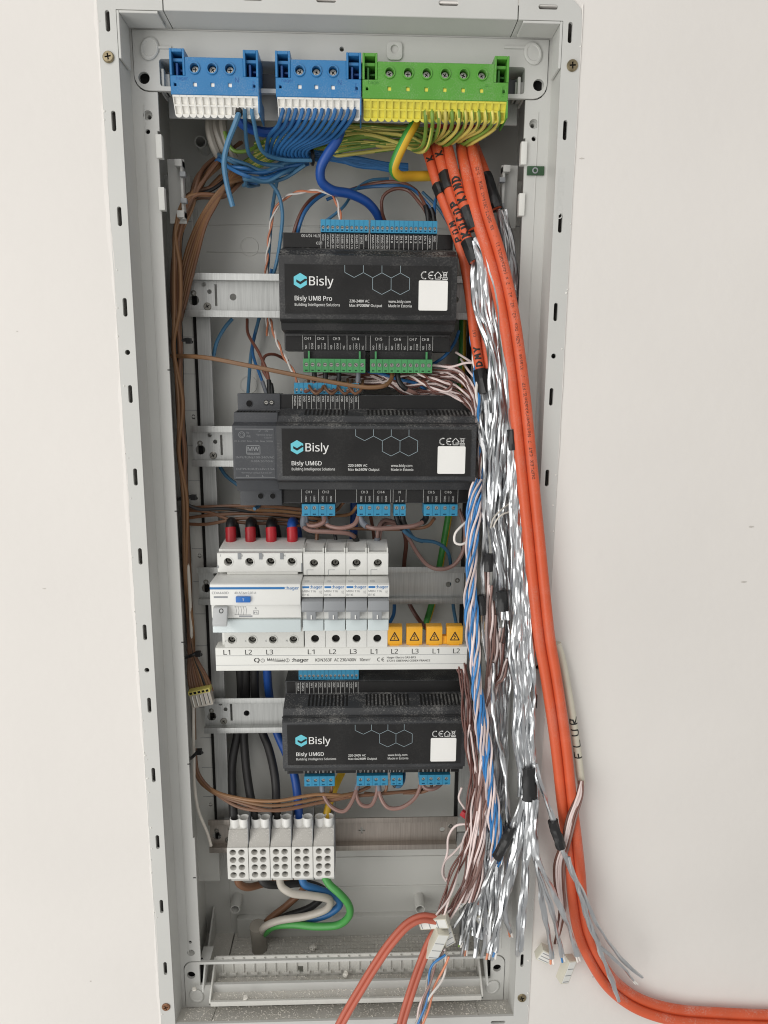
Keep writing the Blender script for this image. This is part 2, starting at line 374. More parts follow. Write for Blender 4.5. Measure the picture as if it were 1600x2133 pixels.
for px, py in ((490, 1893), (875, 1893), (418, 296), (984, 300)):
    p = at(px, py, 88); m = M(); m.lathe([(5.2,105),(4.9,87),(3.9,87),(3.7,104)], (p.x, 0, p.z), n=20, cap=False); cpart('mounting_boss', m, 'back_plastic')
# gridded floor of the deep box: strips cast side by side
m = M(); m.box(-108, 158, 27, 105, -642, -640.6); m.box(-137, -109, 27, 105, -642, -640); flo = cpart('inner_floor', m, 'shell_dusty')
m = M()
for i in range(74):
    for j in range(9):
        x = -107+3.55*i; y = 63+4.6*j; m.box(x, x+3.0, y, y+4.0, -640.7, -640.0)
o = cpart('floor_grid', m, 'shell_dusty', parent=flo); o['kind'] = 'stuff'
for x0 in (-129, 149):                            # low ribs in the lower corners
    m = M(); m.prism_x([(50,-640),(103,-640),(103,-606)], x0, x0+1.6); cpart('corner_web', m, 'shell')
# side supports with fixing holes
for x0, x1, hx in ((-137, -116.5, -122.3), (139, 158, 144.5)):
    hs = [circ(hx, 24-125*k, 1.7, 10) for k in range(5)]+[circ(hx, -100-125*k, 1.5, 10) for k in range(4)]
    m = M(); m.plate(rect(x0, x1, -560, 96), hs, 83, 87); m.box(x0, x1, 103, 104.5, -560, 96); sup = cpart('side_support', m, 'back_plastic')
    for k in range(18):
        z = 60-31*k; m = M(); m.box(x0+8, x1-.3, 82.7, 83.2, z, z+.35); cpart('support_joint', m, 'mcb_grey', parent=sup)
# carriers for the terminal rows, top and bottom
def boss(px, py, r, sgn):
    p = at(px, py, 24); m = M()
    m.lathe([(r,24.6),(r,22.9),(r-.8,22.3),(r-1.8,22.3),(r-2.2,22.7),(0.01,22.7)], (0,0,0), n=26, cap=False)
    a = math.radians(25*sgn); m.v = [(p.x+(x*math.cos(a)-z*1.22*math.sin(a)), y, p.z+(x*math.sin(a)+z*1.22*math.cos(a))) for x, y, z in m.v]
    return m
ph, ph2 = at(300, 162, 24), at(1122, 177, 24)
top = [(-139.6, 176.0), (-139.6, 146.6)]+arc(-129.6, 146.6, 10, 180, 270)+[(150.6, 136.6)]+arc(150.6, 146.6, 10, 270, 360)+[(160.6, 176.0)]
win = rrect(-121.5, 144.0, 139.5, 157.5, 2)
pk, pk2 = at(712, 102, 24), at(822, 104, 24)
m = M(); m.plate(top, [win, circ(ph.x, ph.z, 4.1, 18), circ(ph2.x, ph2.z, 4.1, 18), circ(pk.x, pk.z, 1.7, 12)], 24, 27)
m.box(-121.5, 144, 46, 47, 126, 160); m.box(-123, -121.6, 27, 47, 138, 160); m.box(144.1, 145.5, 27, 47, 138, 160)
m.box(-121.5, 144, 27, 47, 157.6, 159); tc = cpart('terminal_carrier', m, 'shell', .2, seg=1)
m = M(); m.plate(rrect(pk2.x-5.6, pk2.x+5.6, pk2.z-7, pk2.z+5, 3), [circ(pk2.x, pk2.z, 2.9, 14)], 22.4, 24.1); cpart('keyhole_tab', m, 'shell', .3, parent=tc)
m = M(); m.box(pk2.x-2.6, pk2.x+2.6, 24.6, 25, pk2.z-2.6, pk2.z+2.6); cpart('keyhole', m, 'dark_hole', parent=tc)
for px, py, r, sg in ((312, 102, 6.4, -1), (1110, 112, 6.4, 1)):
    cpart('round_boss', boss(px, py, r, sg), 'shell', parent=tc)
for px, x0, x1 in ((345, -126, -112), (1085, 128, 152)):
    p = at(px, 100, 24); m = M(); m.box(x0, x1, 22.8, 24.2, p.z-.8, p.z+.9); cpart('carrier_bar', m, 'shell', .3, parent=tc)
for x0, x1 in ((-121, -119), (139.4, 141.5)):
    m = M(); m.box(x0, x1, 26, 44, 140, 152); m.box(x0-1, x1+3, 30, 44, 140, 150); cpart('carrier_clip', m, 'shell', .4, parent=tc)
m = M(); m.box(-118, 141, 31, 33.5, 141, 152); cpart('carrier_rail', m, 'psu_grey', .3, parent=tc)
m = M(); m.box(-139.6, -122, 29.5, 30, 137, 176); m.box(145, 160.6, 29.5, 30, 137, 176); cpart('carrier_hole_shade', m, 'dark_hole', parent=tc)  # near-black sheets stand in for the shade behind the carrier holes
q1, q2 = at(398, 2032, 24), at(1036, 2017, 24)
bot = [(-139.1, -646.0), (-139.1, -605)]; bot = [(-139.1, -646.0), (159.4, -646.0)]+arc(151.4, -605.5, 8, 0, 90)+arc(-131.1, -605.5, 8, 90, 180)
m = M(); m.plate(bot, [circ(q1.x, q1.z, 3.9, 18), circ(q2.x, q2.z, 3.9, 18), rect(-125, 146.5, -622, -600)], 24, 27); bc = cpart('terminal_carrier', m, 'shell', .2, seg=1)
for px, py, sg in ((410, 2073, 1), (1026, 2055, -1)): cpart('round_boss', boss(px, py, 6.2, sg), 'shell', parent=bc)
for x0, x1 in ((-121.5, -120), (141.5, 143)):
    m = M(); m.prism_x([(16,-622),(44,-622),(44,-600),(30,-600),(16,-618)], x0, x1); m.box(x0-4, x1+4, 27, 44, -600, -599); cpart('carrier_clip', m, 'shell', .3, parent=bc)
m = M(); m.box(-139, -123, 29.5, 30, -646, -598); m.box(145, 159, 29.5, 30, -646, -598); cpart('carrier_hole_shade', m, 'dark_hole', parent=bc)  # same near-black sheets as stand-in shade for the bottom carrier
# open tray lying across the bottom carrier, full of dust
m = M(); m.box(-115, 138, 13, 42, -632.5, -630.5); m.plate(rect(-115, 138, -630.5, -607.5), [rect(-36, -31, -627, -620)], 40.4, 42)
m.prism_x([(13,-632.5),(42,-632.5),(42,-607.5),(40,-607.5),(13,-628)], -115, -113.4); m.prism_x([(13,-632.5),(42,-632.5),(42,-607.5),(40,-607.5),(13,-628)], 136.4, 138)
m.box(-113.4, 136.4, 12, 14.4, -633.5, -628.6); tr = cpart('dust_tray', m, 'tray', .3, seg=1)
for k in range(25):
    x = -108+10*k
    m = M(); m.box(x, x+1, 38.8, 40.4, -629, -608.5); m.box(x-2.6, x+3.6, 38, 40.4, -626.5, -624.5); cpart('tray_rib', m, 'tray', parent=tr)
m = M(); m.add([(-113,14.6,-630.3),(136,14.6,-630.3),(136,40,-630.2),(-113,40,-630.2)], [(0,1,2,3)]); o = cpart('dust_layer', m, 'shell_dusty', parent=tr); o['kind'] = 'stuff'
# latch brackets on the ledge near the top
for sx, px in ((1, 358), (-1, 1052)):
    p = at(px, 310, 40); x0 = -125.4 if sx == 1 else 146.6
    def bx(m, a, b, *r): a, b = sorted((x0+sx*a, x0+sx*b)); m.box(a, b, *r)
    m = M(); bx(m, -1, 12, 52, 54, 52, 99); bx(m, 10, 12, 46, 54, 54, 97); bx(m, 6.5, 12, 44, 54, 92, 97); bx(m, 6.5, 12, 44, 54, 55, 60)
    lb = cpart('latch_bracket', m, 'shell', .4)
    for z in (65, 84):
        m = M(); bx(m, 10.5, 15, 42, 46.5, z, z+3.5); cpart('latch_tooth', m, 'mcb_grey', .4, parent=lb)
    for z in (63, 99):
        m = M(); bx(m, -1.0, 3.4, 22.4, 28, z-8, z+8); cpart('latch_tab', m, 'mcb_white2', .4, parent=lb)
# level vial let into the right ledge
a, b = at(1098, 346, 24.6), at(1133, 366, 24.6)
m = M(); m.box(a.x, b.x, 23.6, 25.2, b.z, a.z); lv = cpart('level_vial', m, 'level_green', .5)
m = M(); m.lathe([(2.3,23.3),(2.0,23.0),(1.4,23.0),(1.3,23.5)], ((a.x+b.x)/2-.5, 0, (a.z+b.z)/2), n=16, cap=False); cpart('bubble', m, 'mcb_grey', parent=lv)
# fixing screws of the frame
for px, py, me in ((226, 119, SC_BRASS), (1192, 137, SC_BRASS), (346, 2097, SC_RUST), (1087, 2078, SC_BRASS)):
    p = at(px, py, 0); cinst('fixing_screw', me, (p.x, -.6, p.z), (random.uniform(-.12, .12), random.uniform(0, 1.5), random.uniform(-.15, .15)))
t = M(); text(t, 'GDP3TDE', 170.2, 48, -.12, 4.2, rot=90, width=34); cpart('moulded_lettering', t, 'shell')
# ragged plaster and paint along the flange edge
def ragged(name, x, z0, z1, w, parent):
    m = M(); z = z0; vs = []; n = 0; a = b = w*.6
    while z > z1:
        a = max(.15*w, min(1.5*w, a+random.uniform(-.22, .22)*w)); b = max(.2*w, min(1.3*w, b+random.uniform(-.25, .25)*w))
        vs += [(x-a*2, .78, z), (x-a*.4, .5-.25*a, z), (x+b*.8, -.10, z), (x+b, .02, z)]; n += 1; z -= random.uniform(1.0, 3)
    fs = [(4*i+k, 4*i+k+1, 4*i+k+5, 4*i+k+4) for i in range(n-1) for k in range(3)]
    m.add(vs, fs); return obj(name, mesh(name, m, 'wall_paint', angle=60), parent)
ragged('plaster_edge', -155.3, 195, -660, 1.1, wall); ragged('plaster_edge', 177.0, 188, -660, .5, wall)
for px, py, a, b in ((1566, 1097, 2.4, .9), (1550, 1212, 2.6, .8), (189, 2044, 1.0, .8), (93, 1226, 1.6, .5), (1212, 330, 2.2, .6), (36, 690, .9, .4), (1236, 2035, 1.2, .7)):
    p = at(px, py, .8); m = M(); n = 11; m.add([(p.x+a*math.cos(2*math.pi*k/n)*random.uniform(.6, 1.2), .72, p.z+b*math.sin(2*math.pi*k/n)*random.uniform(.6, 1.2)) for k in range(n)], [tuple(range(n))])
    obj('scuff_mark', mesh('scuff_mark', m, 'scuff'), wall)
m = M()
for _ in range(46):
    x = random.choice((-154, -154, 176))+random.uniform(-1.5, 1.5); z = random.uniform(-640, 180); r = random.uniform(.3, .9)
    m.lathe([(r,.2),(r*.7,-.5),(r*.2,-.8)], (x, 0, z), n=6)
o = obj('plaster_blob', mesh('plaster_blob', m, 'plaster', angle=80), wall); o['kind'] = 'stuff'

# ================================================================== rails and the strips they hang on
ROW = [0, -125, -250, -375, -500]
for sd, x0, x1, lab in ((0, -115.6, -103.6, 'galvanised upright strip behind the mounting rails on the brown wire side'), (1, 119.5, 131, 'galvanised upright strip behind the rails on the foil wire side')):
    t = thing('upright_strip', lab, 'metal strip', ((x0+x1)/2, 80, -525), 'uprights behind the rails')
    for k in range(5):
        m = M(); z1 = ROW[k]-8; z0 = z1-108 if k < 4 else z1-14; m.box(x0, x1, 79, 81.5, z0, z1); m.move((-(x0+x1)/2, -80, 525)); part('strip_segment', m, 'zinc', t, .2, seg=1)
    m = M(); m.box(x0-3, x0, 81, 86, -520, 15); m.move((-(x0+x1)/2, -80, 525)); part('strip_edge', m, 'dark_hole', t)
RL = ['first mounting rail from the top, behind the black module under the blocks', 'second mounting rail from the top, carrying the grey power supply', 'third mounting rail from the top, carrying the white breakers', 'fourth mounting rail from the top, under the white busbar', 'lowest mounting rail, pinkish with dust, carrying the five white blocks']
for k, z in enumerate(ROW):
    mt = 'zinc' if k < 4 else 'zinc_dusty'
    t = thing('mounting_rail', RL[k], 'rail', (-2, 70, z), 'mounting rails'); O = (2, -70, 0)
    m = M(); m.prism_x([(68,17.5),(69.1,17.5),(69.1,13.2),(75.6,13.2),(75.6,12.0),(68,12.0)], -122, 118); m.move(O); part('rail_lip', m, mt, t, .35)
    m = M(); m.prism_x([(68,-17.5),(69.1,-17.5),(69.1,-13.2),(75.6,-13.2),(75.6,-12.0),(68,-12.0)], -122, 118); m.move(O); part('rail_lip', m, mt, t, .35)
    hs = [circ(-115.5, -3.5, 4.2, 16), circ(-107, 9.2, 1.8, 12), circ(-102.5, 3.5, 1.9, 12), rect(-98.2, -96.2, -8, 9.5), circ(-83, -.6, 2.8, 14), circ(104, -.6, 2.6, 14), circ(15, 0, 2.6, 14)]
    if k == 4: hs[-1] = [(x+25, zz*1.0) for x, zz in rotp(plus(3.4, .9), 0)]
    m = M(); m.plate(rect(-122, 118, -11.99, 11.99), hs, 74.4, 75.5); m.move(O); part('rail_web', m, mt, t)
    m = M(); m.box(-122, 118, 78, 78.4, -11, 11); m.move(O); part('rail_shadow_gap', m, 'dark_hole', t) if False else None
    obj('rail_screw', SC_RAIL, t, (-104.6+2, 4.0, -8.4)); obj('rail_screw', SC_STEEL[k % 3], t, (-115.6+2, 4.4, 2.2))
    if k in (2, 4):
        obj('rail_screw', SC_STEEL[(k+1) % 3], t, (112+2, 4.4, 3))

# ================================================================== terminal blocks in the top carrier
def frame_map(o, u, v, w_):
    return lambda a, b, c: (o[0]+u[0]*a+v[0]*b+w_[0]*c, o[1]+u[1]*a+v[1]*b+w_[1]*c, o[2]+u[2]*a+v[2]*b+w_[2]*c)
def cell_mesh(mt, wdt):
    """one push-in cell: floor, two partitions, cross bar and rounded lip; v runs down the sloping face"""
    m = M(); L = 13.2; th = math.atan2(17, 12.5)      # slope of the face
    def bx(a0, a1, b0, b1, c0, c1):
        k = M(); k.box(a0, a1, b0, b1, c0, c1); m.merge(k)
    bx(.05, wdt-.05, 0, L, -8, -1.6); bx(.05, .55, 0, L-1, -1.6, 0); bx(wdt-.55, wdt-.05, 0, L-1, -1.6, 0); bx(.5, wdt-.5, 0, 1.2, -1.6, 0); bx(.5, wdt-.5, 6.0, 7.0, -1.6, -.3)
    k = M(); n = 8
    pr = [(wdt/2-(wdt/2-.05)*math.cos(math.pi*i/n), L-1.2+2.2*math.sin(math.pi*i/n)) for i in range(n+1)]
    vs = [(a, b, -1.6) for a, b in pr]+[(a, b, .1) for a, b in pr]; q = len(pr)
    k.add(vs, [tuple(range(q)), tuple(range(2*q-1, q-1, -1))]+[(i, i+1, q+i+1, q+i) for i in range(q-1)]+[(q-1, 0, q, 2*q-1)]); m.merge(k)
    c, s_ = math.cos(th), math.sin(th)
    # v: down and into the wall ; w: out of the face
    m.v = [(a, b*.50-cc*.866, -b*.866-cc*.50) for a, b, cc in m.v]
    return mesh('push_in_cell', m, mt)
CELL = {}
def terminal_block(label, x0, wd, nscrew, ncell, cm, cd_, celm, sym, filled):
    Z = 129.2; Y = 10.0
    t = thing('terminal_block', label, 'terminal block', (x0+wd/2, 30, 116), 'terminal blocks in the top carrier'); O = (-(x0+wd/2), -30, -116)
    ear = 10.6
    sp = (wd-2*ear-4)/(nscrew); cx = [x0+ear+2+sp*(i+.5)+(-1.5 if nscrew == 3 else 0) for i in range(nscrew)]
    zsc = 146.2
    hs = [circ(x, zsc, 3.1, 18) for x in cx]+[rect(x-1.3, x+1.3, 134.6, 137.2) for x in cx]
    hs += [rect(x0+2.4, x0+4.2, 134.6, 136.6), rect(x0+wd-4.2, x0+wd-2.4, 134.6, 136.6)]
    poly = [(x0, Z), (x0+wd, Z), (x0+wd, 141.5), (x0+wd-ear, 141.5), (x0+wd-ear, 153.4), (x0+ear, 153.4), (x0+ear, 141.5), (x0, 141.5)]
    m = M(); m.plate(poly, hs, Y, Y+5); m.box(x0+ear, x0+wd-ear, Y+5, 40, Z+1, 153.3); m.box(x0+.2, x0+ear-.01, Y+5, 26, Z+1, 141); m.box(x0+wd-ear+.01, x0+wd-.2, Y+5, 26, Z+1, 141)
    m.move(O); b = part('block_body', m, cm, t, .35, seg=1)
    for e in (x0, x0+wd-ear):                       # hollow clip towers at both ends
        m = M(); m.box(e, e+1.6, Y-.4, 34, 141.4, 158.6); m.box(e+ear-1.6, e+ear, Y-.4, 34, 141.4, 158.6); m.box(e+1.6, e+ear-1.6, Y-.2, 34, 156.4, 158.6)
        m.box(e+1.6, e+ear-1.6, Y+3, 34, 151.4, 153.6); m.move(O); c = part('clip_tower', m, cm, t, .3, seg=1)
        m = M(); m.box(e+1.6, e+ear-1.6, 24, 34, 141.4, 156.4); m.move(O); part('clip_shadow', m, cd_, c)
        m = M(); m.box(e+3.2, e+4.8, Y+4, 24, 141.4, 151); m.box(e+5.5, e+9, Y+8, 24, 147, 148.4); m.move(O); part('clip_spring', m, cd_, c, .2, seg=1)
    for i, x in enumerate(cx):
        m = M(); m.lathe([(3.1,Y+4),(3.1,Y-.9),(3.9,Y-.9),(4.15,Y-.4),(4.15,Y+.3)], (x, 0, zsc), n=22, cap=False); m.move(O); k = part('screw_collar', m, cm, t)
        m = M(); m.lathe([(3.2,Y+4.8),(3.2,Y+4.95)], (x, 0, zsc), n=14); m.move(O); part('socket_floor_shade', m, 'dark_hole', k)  # near-black disc paints the shade at the bottom of the socket
        obj('terminal_screw', SC_BLOCK[i % 3], k, (x+O[0], Y+3.2+O[1], zsc+O[2]), (0, random.uniform(0, 3), 0))
    m = M(); text(m, 'hager', x0+4.2, 138.6, Y-.05, 2.2); text(m, 'N' if sym == 'N' else '=', x0+wd-ear-6, 137.6, Y-.05, 3.2); text(m, '12mm', x0+wd-3.0, 132, Y-.05, 1.7, rot=90)
    m.move(O); part('moulded_lettering', m, cd_, t)
    m = M()
    for x in cx: m.box(x-1.25, x+1.25, Y+1.0, Y+2, 134.6, 137.2)
    m.move(O); part('indicator_windows', m, celm, t)
    cw = (wd-1.6)/ncell; key = (celm, round(cw, 3))
    if key not in CELL: CELL[key] = cell_mesh(celm, cw)
    for i in range(ncell): obj('push_in_cell', CELL[key], t, (x0+.8+i*cw+O[0], Y+.6+O[1], Z-.1+O[2]))
    m = M(); m.box(x0+wd-.9, x0+wd+.2, Y, 36, 118, Z+1); m.move(O); part('end_plate', m, cm, t, .2, seg=1)
    return t
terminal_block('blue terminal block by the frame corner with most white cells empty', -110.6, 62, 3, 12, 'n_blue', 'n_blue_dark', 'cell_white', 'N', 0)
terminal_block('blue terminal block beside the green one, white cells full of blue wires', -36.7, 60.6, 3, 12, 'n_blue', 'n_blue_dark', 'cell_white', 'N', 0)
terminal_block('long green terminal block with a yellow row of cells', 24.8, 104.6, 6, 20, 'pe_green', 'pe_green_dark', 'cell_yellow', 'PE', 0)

# ================================================================== screw connectors used on the modules
def connector(t, O, x0, x1, n, z0, z1, y0, y1, cols, zs=None, big=False, name='screw_connector'):
    pw = (x1-x0)/n; zs = zs if zs is not None else (z0+z1)/2; r = min(pw*.40, 1.7 if big else 1.35)
    cx = [x0+pw*(i+.5) for i in range(n)]; sm = [(x-pw*.17, zs-(2.6 if z1-z0 > 7 else 2.0)) for x in cx]
    hs = [circ(x, zs, r, 12) for x in cx]
    up = zs < (z0+z1)/2 if False else True
    zq = z0+.9 if zs-z0 > 3.0 else z1-2.0
    hs += [rect(x-pw*.2, x+pw*.2, zq, zq+1.0) for x in cx]
    m = M(); m.plate(rect(x0, x1, z0, z1), hs, y0, y0+1.4); m.box(x0, x1, y0+1.4, y1, z0, z1); m.move(O); b = part(name, m, cols[0], t)
    m = M()
    for x in cx[1:]: m.box(x-pw/2-.12, x-pw/2+.12, y0-.12, y0+.3, z0+.2, z1-.2)
    for x in cx: m.box(x-pw*.2, x+pw*.2, y0+1.0, y0+1.39, zq, zq+1.0, 0)
    m.move(O); part('pole_divider', m, cols[1], b)
    for i, x in enumerate(cx): obj('connector_screw', random.choice(SC_SLOT2 if big else SC_SLOT), b, (x+O[0], y0+.75+O[1], zs+O[2]), (0, random.uniform(0, 1), 0))
    return b
BL, GR = ('conn_blue', 'conn_blue_dark'), ('conn_green', 'conn_green_dark')

# ================================================================== black control modules
def profile(h): return [(14,h),(16.5,h+1.6),(22,h+2.4),(25,28.6),(44,33.4),(44,45),(67.6,45),(67.6,-45),(44,-45),(44,-31.8),(25,-30.6),(22,-h-2.4),(16.5,-h-1.6),(14,-h)]
def module(label, row, x0, W, h, big):
    z0 = ROW[row]
    t = thing('control_module', label, 'control module', (x0+W/2, 60, z0-45), 'black control modules'); O = (-(x0+W/2), -60, 45)
    m = M(); m.prism_x(profile(h), x0, x0+W); m.move(O); part('housing', m, 'black_abs' if big else 'black_mid', t, .5)
    if W > 140:                                     # side cheeks and ridge between the face and the shoulders
        m = M(); m.box(x0-.5, x0+W+.5, 18.5, 19.6, h+1.9, h+2.9); m.box(x0-.5, x0+W+.5, 18.5, 19.6, -h-2.9, -h-1.9); m.move(O); part('shoulder_ridge', m, 'black_abs_dark', t, .2, seg=1)
    # recessed dark strips that carry the terminal legends
    for s in (1, -1):
        m = M(); a, b = sorted((s*33.9, s*44.4)); m.box(x0+1.2, x0+W-1.2, 43.5, 44.1, a, b); m.move(O); part('legend_strip', m, 'label_black', t, .15, seg=1)
    if W > 140:
        for gx, n in ((.12, 11), (.44, 12), (.745, 11)):
            for i in range(n):
                for s in (1, -1):
                    if s == -1: continue
                    x = x0+W*gx+3.3*i+2; m = M(); m.prism_x([(27.5,29.3),(42,32.98),(42,32.0),(27.5,28.4)], x, x+1.7); m.move(O); part('vent_slot', m, 'dark_hole', t)
    # label on the face
    la, lb, lz0, lz1 = x0+4.2, x0+W-4.0, -h+3.0 if h < 22 else -19.6, h-2.0 if h < 22 else 16.6
    m = M(); m.plate(rrect(la, lb, lz0, lz1, .8, 2), [], 13.75, 14.05); m.move(O); lab = part('face_label', m, 'label_black', t)
    m = M(); e = .35
    for a, b, c, d in ((la, lb, lz1-e, lz1), (la, lb, lz0, lz0+e), (la, la+e, lz0, lz1), (lb-e, lb, lz0, lz1)): m.box(a, b, 13.6, 13.8, c, d)
    m.move(O); part('label_edge', m, 'black_abs', lab)
    yT = 13.68; w = M(); tl = M(); hx = M()
    cx, cz, r = x0+16.0, 4.6, 5.6
    P = [(cx+r*math.sin(math.radians(60*k)), cz+r*math.cos(math.radians(60*k))) for k in range(6)]
    tl.add([(x, yT, z) for x, z in P], [tuple(range(6))])
    ck = M(); ck.add([(cx-3.0,yT-.06,cz+.9),(cx-3.0,yT-.06,cz-.9),(cx,yT-.06,cz-2.7),(cx,yT-.06,cz-.7)], [(0,1,2,3)]); ck.add([(cx,yT-.06,cz-.7),(cx,yT-.06,cz-2.7),(cx+r,yT-.06,cz+.9),(cx+3.6,yT-.06,cz+1.6)], [(0,1,2,3)])
    text(w, 'Bisly', x0+22.6, 1.4, yT, 6.4, width=18.2, bold=.008)
    text(w, 'Bisly UM8 Pro' if big else 'Bisly UM6D', x0+11.6, -9.6, yT, 3.3, width=28 if big else 23.5, bold=.012)
    text(w, 'Building Intelligence Solutions', x0+11.6, -13.6, yT, 2.0, width=34)
    xa, xb_, xc, xh = (52.8, 82.4, 106.4, 49.4) if big else (56, 90, 127.6, 62.0)
    text(w, '220-240V', x0+xa, -10.6, yT, 1.95, bold=.02, width=11); text(w, 'AC', x0+xa+11.8, -10.6, yT, 1.95)
    text(w, 'Max', x0+xa, -13.8, yT, 1.95, width=4.6); text(w, '8*2000W' if big else '6x240W', x0+xa+5.5, -13.8, yT, 1.95, bold=.02, width=9.6); text(w, 'Output', x0+xa+16.2, -13.8, yT, 1.95, width=8.6)
    text(w, 'www.bisly.com', x0+xb_, -10.6, yT, 1.95, width=16.8); text(w, 'Made in Estonia', x0+xb_, -13.8, yT, 1.95, width=17.6)
    # CE mark, house and bin signs
    def ring(mm, px_, pz, rr, a0, a1, wd): line(mm, [(px_+rr*math.cos(math.radians(a0+(a1-a0)*k/10)), pz+rr*math.sin(math.radians(a0+(a1-a0)*k/10))) for k in range(11)], yT, wd)
    ring(w, x0+xc+3.2, 9.6, 2.5, 70, 290, .85); ring(w, x0+xc+8.6, 9.6, 2.5, 70, 290, .85); line(w, [(x0+xc+6.3, 9.6), (x0+xc+8.8, 9.6)], yT, .8)
    hh = x0+xc+13.2; line(w, [(hh-2.8, 9.4), (hh, 12.2), (hh+2.8, 9.4)], yT, .45); line(w, [(hh-2, 9.6), (hh-2, 7), (hh+2, 7), (hh+2, 9.6)], yT, .45); line(w, [(hh, 8.4), (hh+3, 8.4)], yT, .4)
    hh = x0+xc+18.6; line(w, [(hh-1.6, 11.8), (hh+1.6, 11.8)], yT, .4); line(w, [(hh-1.3, 11.6), (hh-.9, 8), (hh+.9, 8), (hh+1.3, 11.6)], yT, .4); line(w, [(hh-2, 12.3), (hh+2, 7.6)], yT, .35); line(w, [(hh+2, 12.3), (hh-2, 7.6)], yT, .35); line(w, [(hh-1.8, 6.9), (hh+1.8, 6.9)], yT, .6)
    # honeycomb line drawing running out of the label's upper edge
    hp, hr, zt = 13.95/2, 8.06, lz1-.4
    q = x0+xh; za = zt-5.2; zb = za-3.6; zc = zb-8.4; zd = zc-3.6
    X = [q+hp*i for i in range(8)]
    for pl in ([(X[0],zt),(X[0],za),(X[1],zb),(X[2],za),(X[2],zt)], [(X[2],za),(X[3],zb),(X[4],za),(X[4],zt)], [(X[3],zb),(X[3],zc),(X[4],zd),(X[5],zc),(X[5],zb),(X[4],za)], [(X[5],zb),(X[6],za),(X[6],zt)], [(X[6],za),(X[7],zb),(X[7],zc),(X[6],zd),(X[5],zc)]): line(hx, pl, yT, .32)
    w.move(O); part('lettering', w, 'print_white', lab); tl.move(O); lg = part('logo', tl, 'print_teal', lab); ck.move(O); part('logo_notch', ck, 'label_black', lg, recalc=False); hx.move(O); part('line_drawing', hx, 'print_hex', lab)
    m = M(); sx = x0+(105.2 if big else 126.8); m.plate(rrect(sx, sx+22, -16, 5.9, 1, 3), [], 13.3, 13.7); m.move(O); st = part('white_sticker', m, 'sticker', t)
    # legends
    w = M(); yS = 43.38; top = M()
    def legend_up(names, xs, x1):
        pw = (x1-xs)/len(names)
        for i, nm in enumerate(names):
            text(w, nm, xs+pw*(i+.5)-.75, 43.6, yS, 1.5, rot=-90, width=min(10.6, 1.15*len(nm)+.9)); line(w, [(xs+pw*i, 44.2), (xs+pw*i, 33)], yS, .22)
        line(w, [(x1, 44.2), (x1, 33)], yS, .22)
    def px2x(px, py, Y): return at(px, py, Y).x
    if big:
        cA, cB = px2x(668, 470, 43), px2x(768, 470, 43); cC, cD = px2x(772, 470, 43), px2x(911, 470, 43)
        connector(t, O, cA, cB, 10, 45.4, 54.6, 42.5, 60, BL, zs=49); connector(t, O, cC, cD, 14, 45.4, 54.6, 42.5, 60, BL, zs=49)
        legend_up(['GND', '+5V out', 'RS485 3B', 'RS485 3A', 'RS485 2B', 'RS485 2A', 'RS485 1B', 'RS485 1A', '1WIRE', 'GND'], cA, cB)
        legend_up(['PWM0-10V']*4+['IN 8', 'IN 7', 'IN 6', 'IN 5', 'IN 4', 'IN 3', 'IN 2', 'IN 1', '+24V in', 'GND'], cC, cD)
        text(w, 'ETH 10/100', x0+29, 43.6, yS, 2.0, rot=180, width=14); text(w, 'LED', x0+31, 38.2, yS, 2.0, rot=180, width=4.6)
        def chan(xs, x1, lst):
            tot = sum(len(c[1]) for c in lst); pw = (x1-xs)/tot; i = 0
            for nm, sub in lst:
                line(w, [(xs+pw*i, -33), (xs+pw*i, -44.4)], yS, .22)
                text(w, 'CH', xs+pw*(i+len(sub)/2)-.4, -36.6, yS, 2.1, align='r', width=3.3); text(w, nm, xs+pw*(i+len(sub)/2)+.5, -36.6, yS, 2.1, bold=.02)
                for j, sname in enumerate(sub):
                    text(w, sname, xs+pw*(i+j+.5)+.7, -43.8, yS, 1.45, rot=90, width=1.5*len(sname))
                    if j: line(w, [(xs+pw*(i+j), -39), (xs+pw*(i+j), -44)], yS, .18)
                i += len(sub)
            line(w, [(x1, -33), (x1, -44.4)], yS, .22)
        gA, gB, gC, gD = px2x(632, 760, 40), px2x(761, 760, 40), px2x(771, 760, 40), px2x(900, 760, 40)
        N2, N3 = ['NO', 'COM'], ['NO', 'COM', 'NC']
        chan(gA-.5, gB+.5, [('1', N2), ('2', N2), ('3', N3), ('4', N3)]); chan(gC+.2, gD+.6, [('5', N3), ('6', N3), ('7', N2), ('8', N2)])
        for a, b in ((gA, gB), (gC, gD)):
            k = connector(t, O, a, b, 10, -62.2, -51.6, 38.5, 54, GR, zs=-56.2, big=True)
            for j in (0.9, 9.1):
                m = M(); m.box(a+(b-a)*j/10-.7, a+(b-a)*j/10+.7, 40, 43, -51.6, -45.5); m.move(O); part('guide_pin', m, 'conn_green', k)
            m = M(); m.box(a, b, 44, 58, -51.6, -45.1); m.move(O); part('socket_header', m, 'conn_green_dark' if False else 'black_abs_dark', k)
    else:
        px0, px1, py = (613, 748, 812) if row == 1 else (622, 747, 1400)
        ya = 46; cA, cB = px2x(px0, py, ya), px2x(px1, py, ya)
        connector(t, O, cA, cB, 14, 45.3, 54.4, ya, 62, BL, zs=48.8)
        sA, sB = (px2x(610, 850, 44), px2x(747, 850, 44)) if row == 1 else (px2x(617, 1430, 44), px2x(746, 1430, 44))
        legend_up(['RS485A', 'RS485B', 'GND', 'IN1', 'IN2', 'GND', 'IN3', 'IN4', 'GND', 'IN5', 'IN6', 'GND', '+24V', 'GND'], sA, sB)
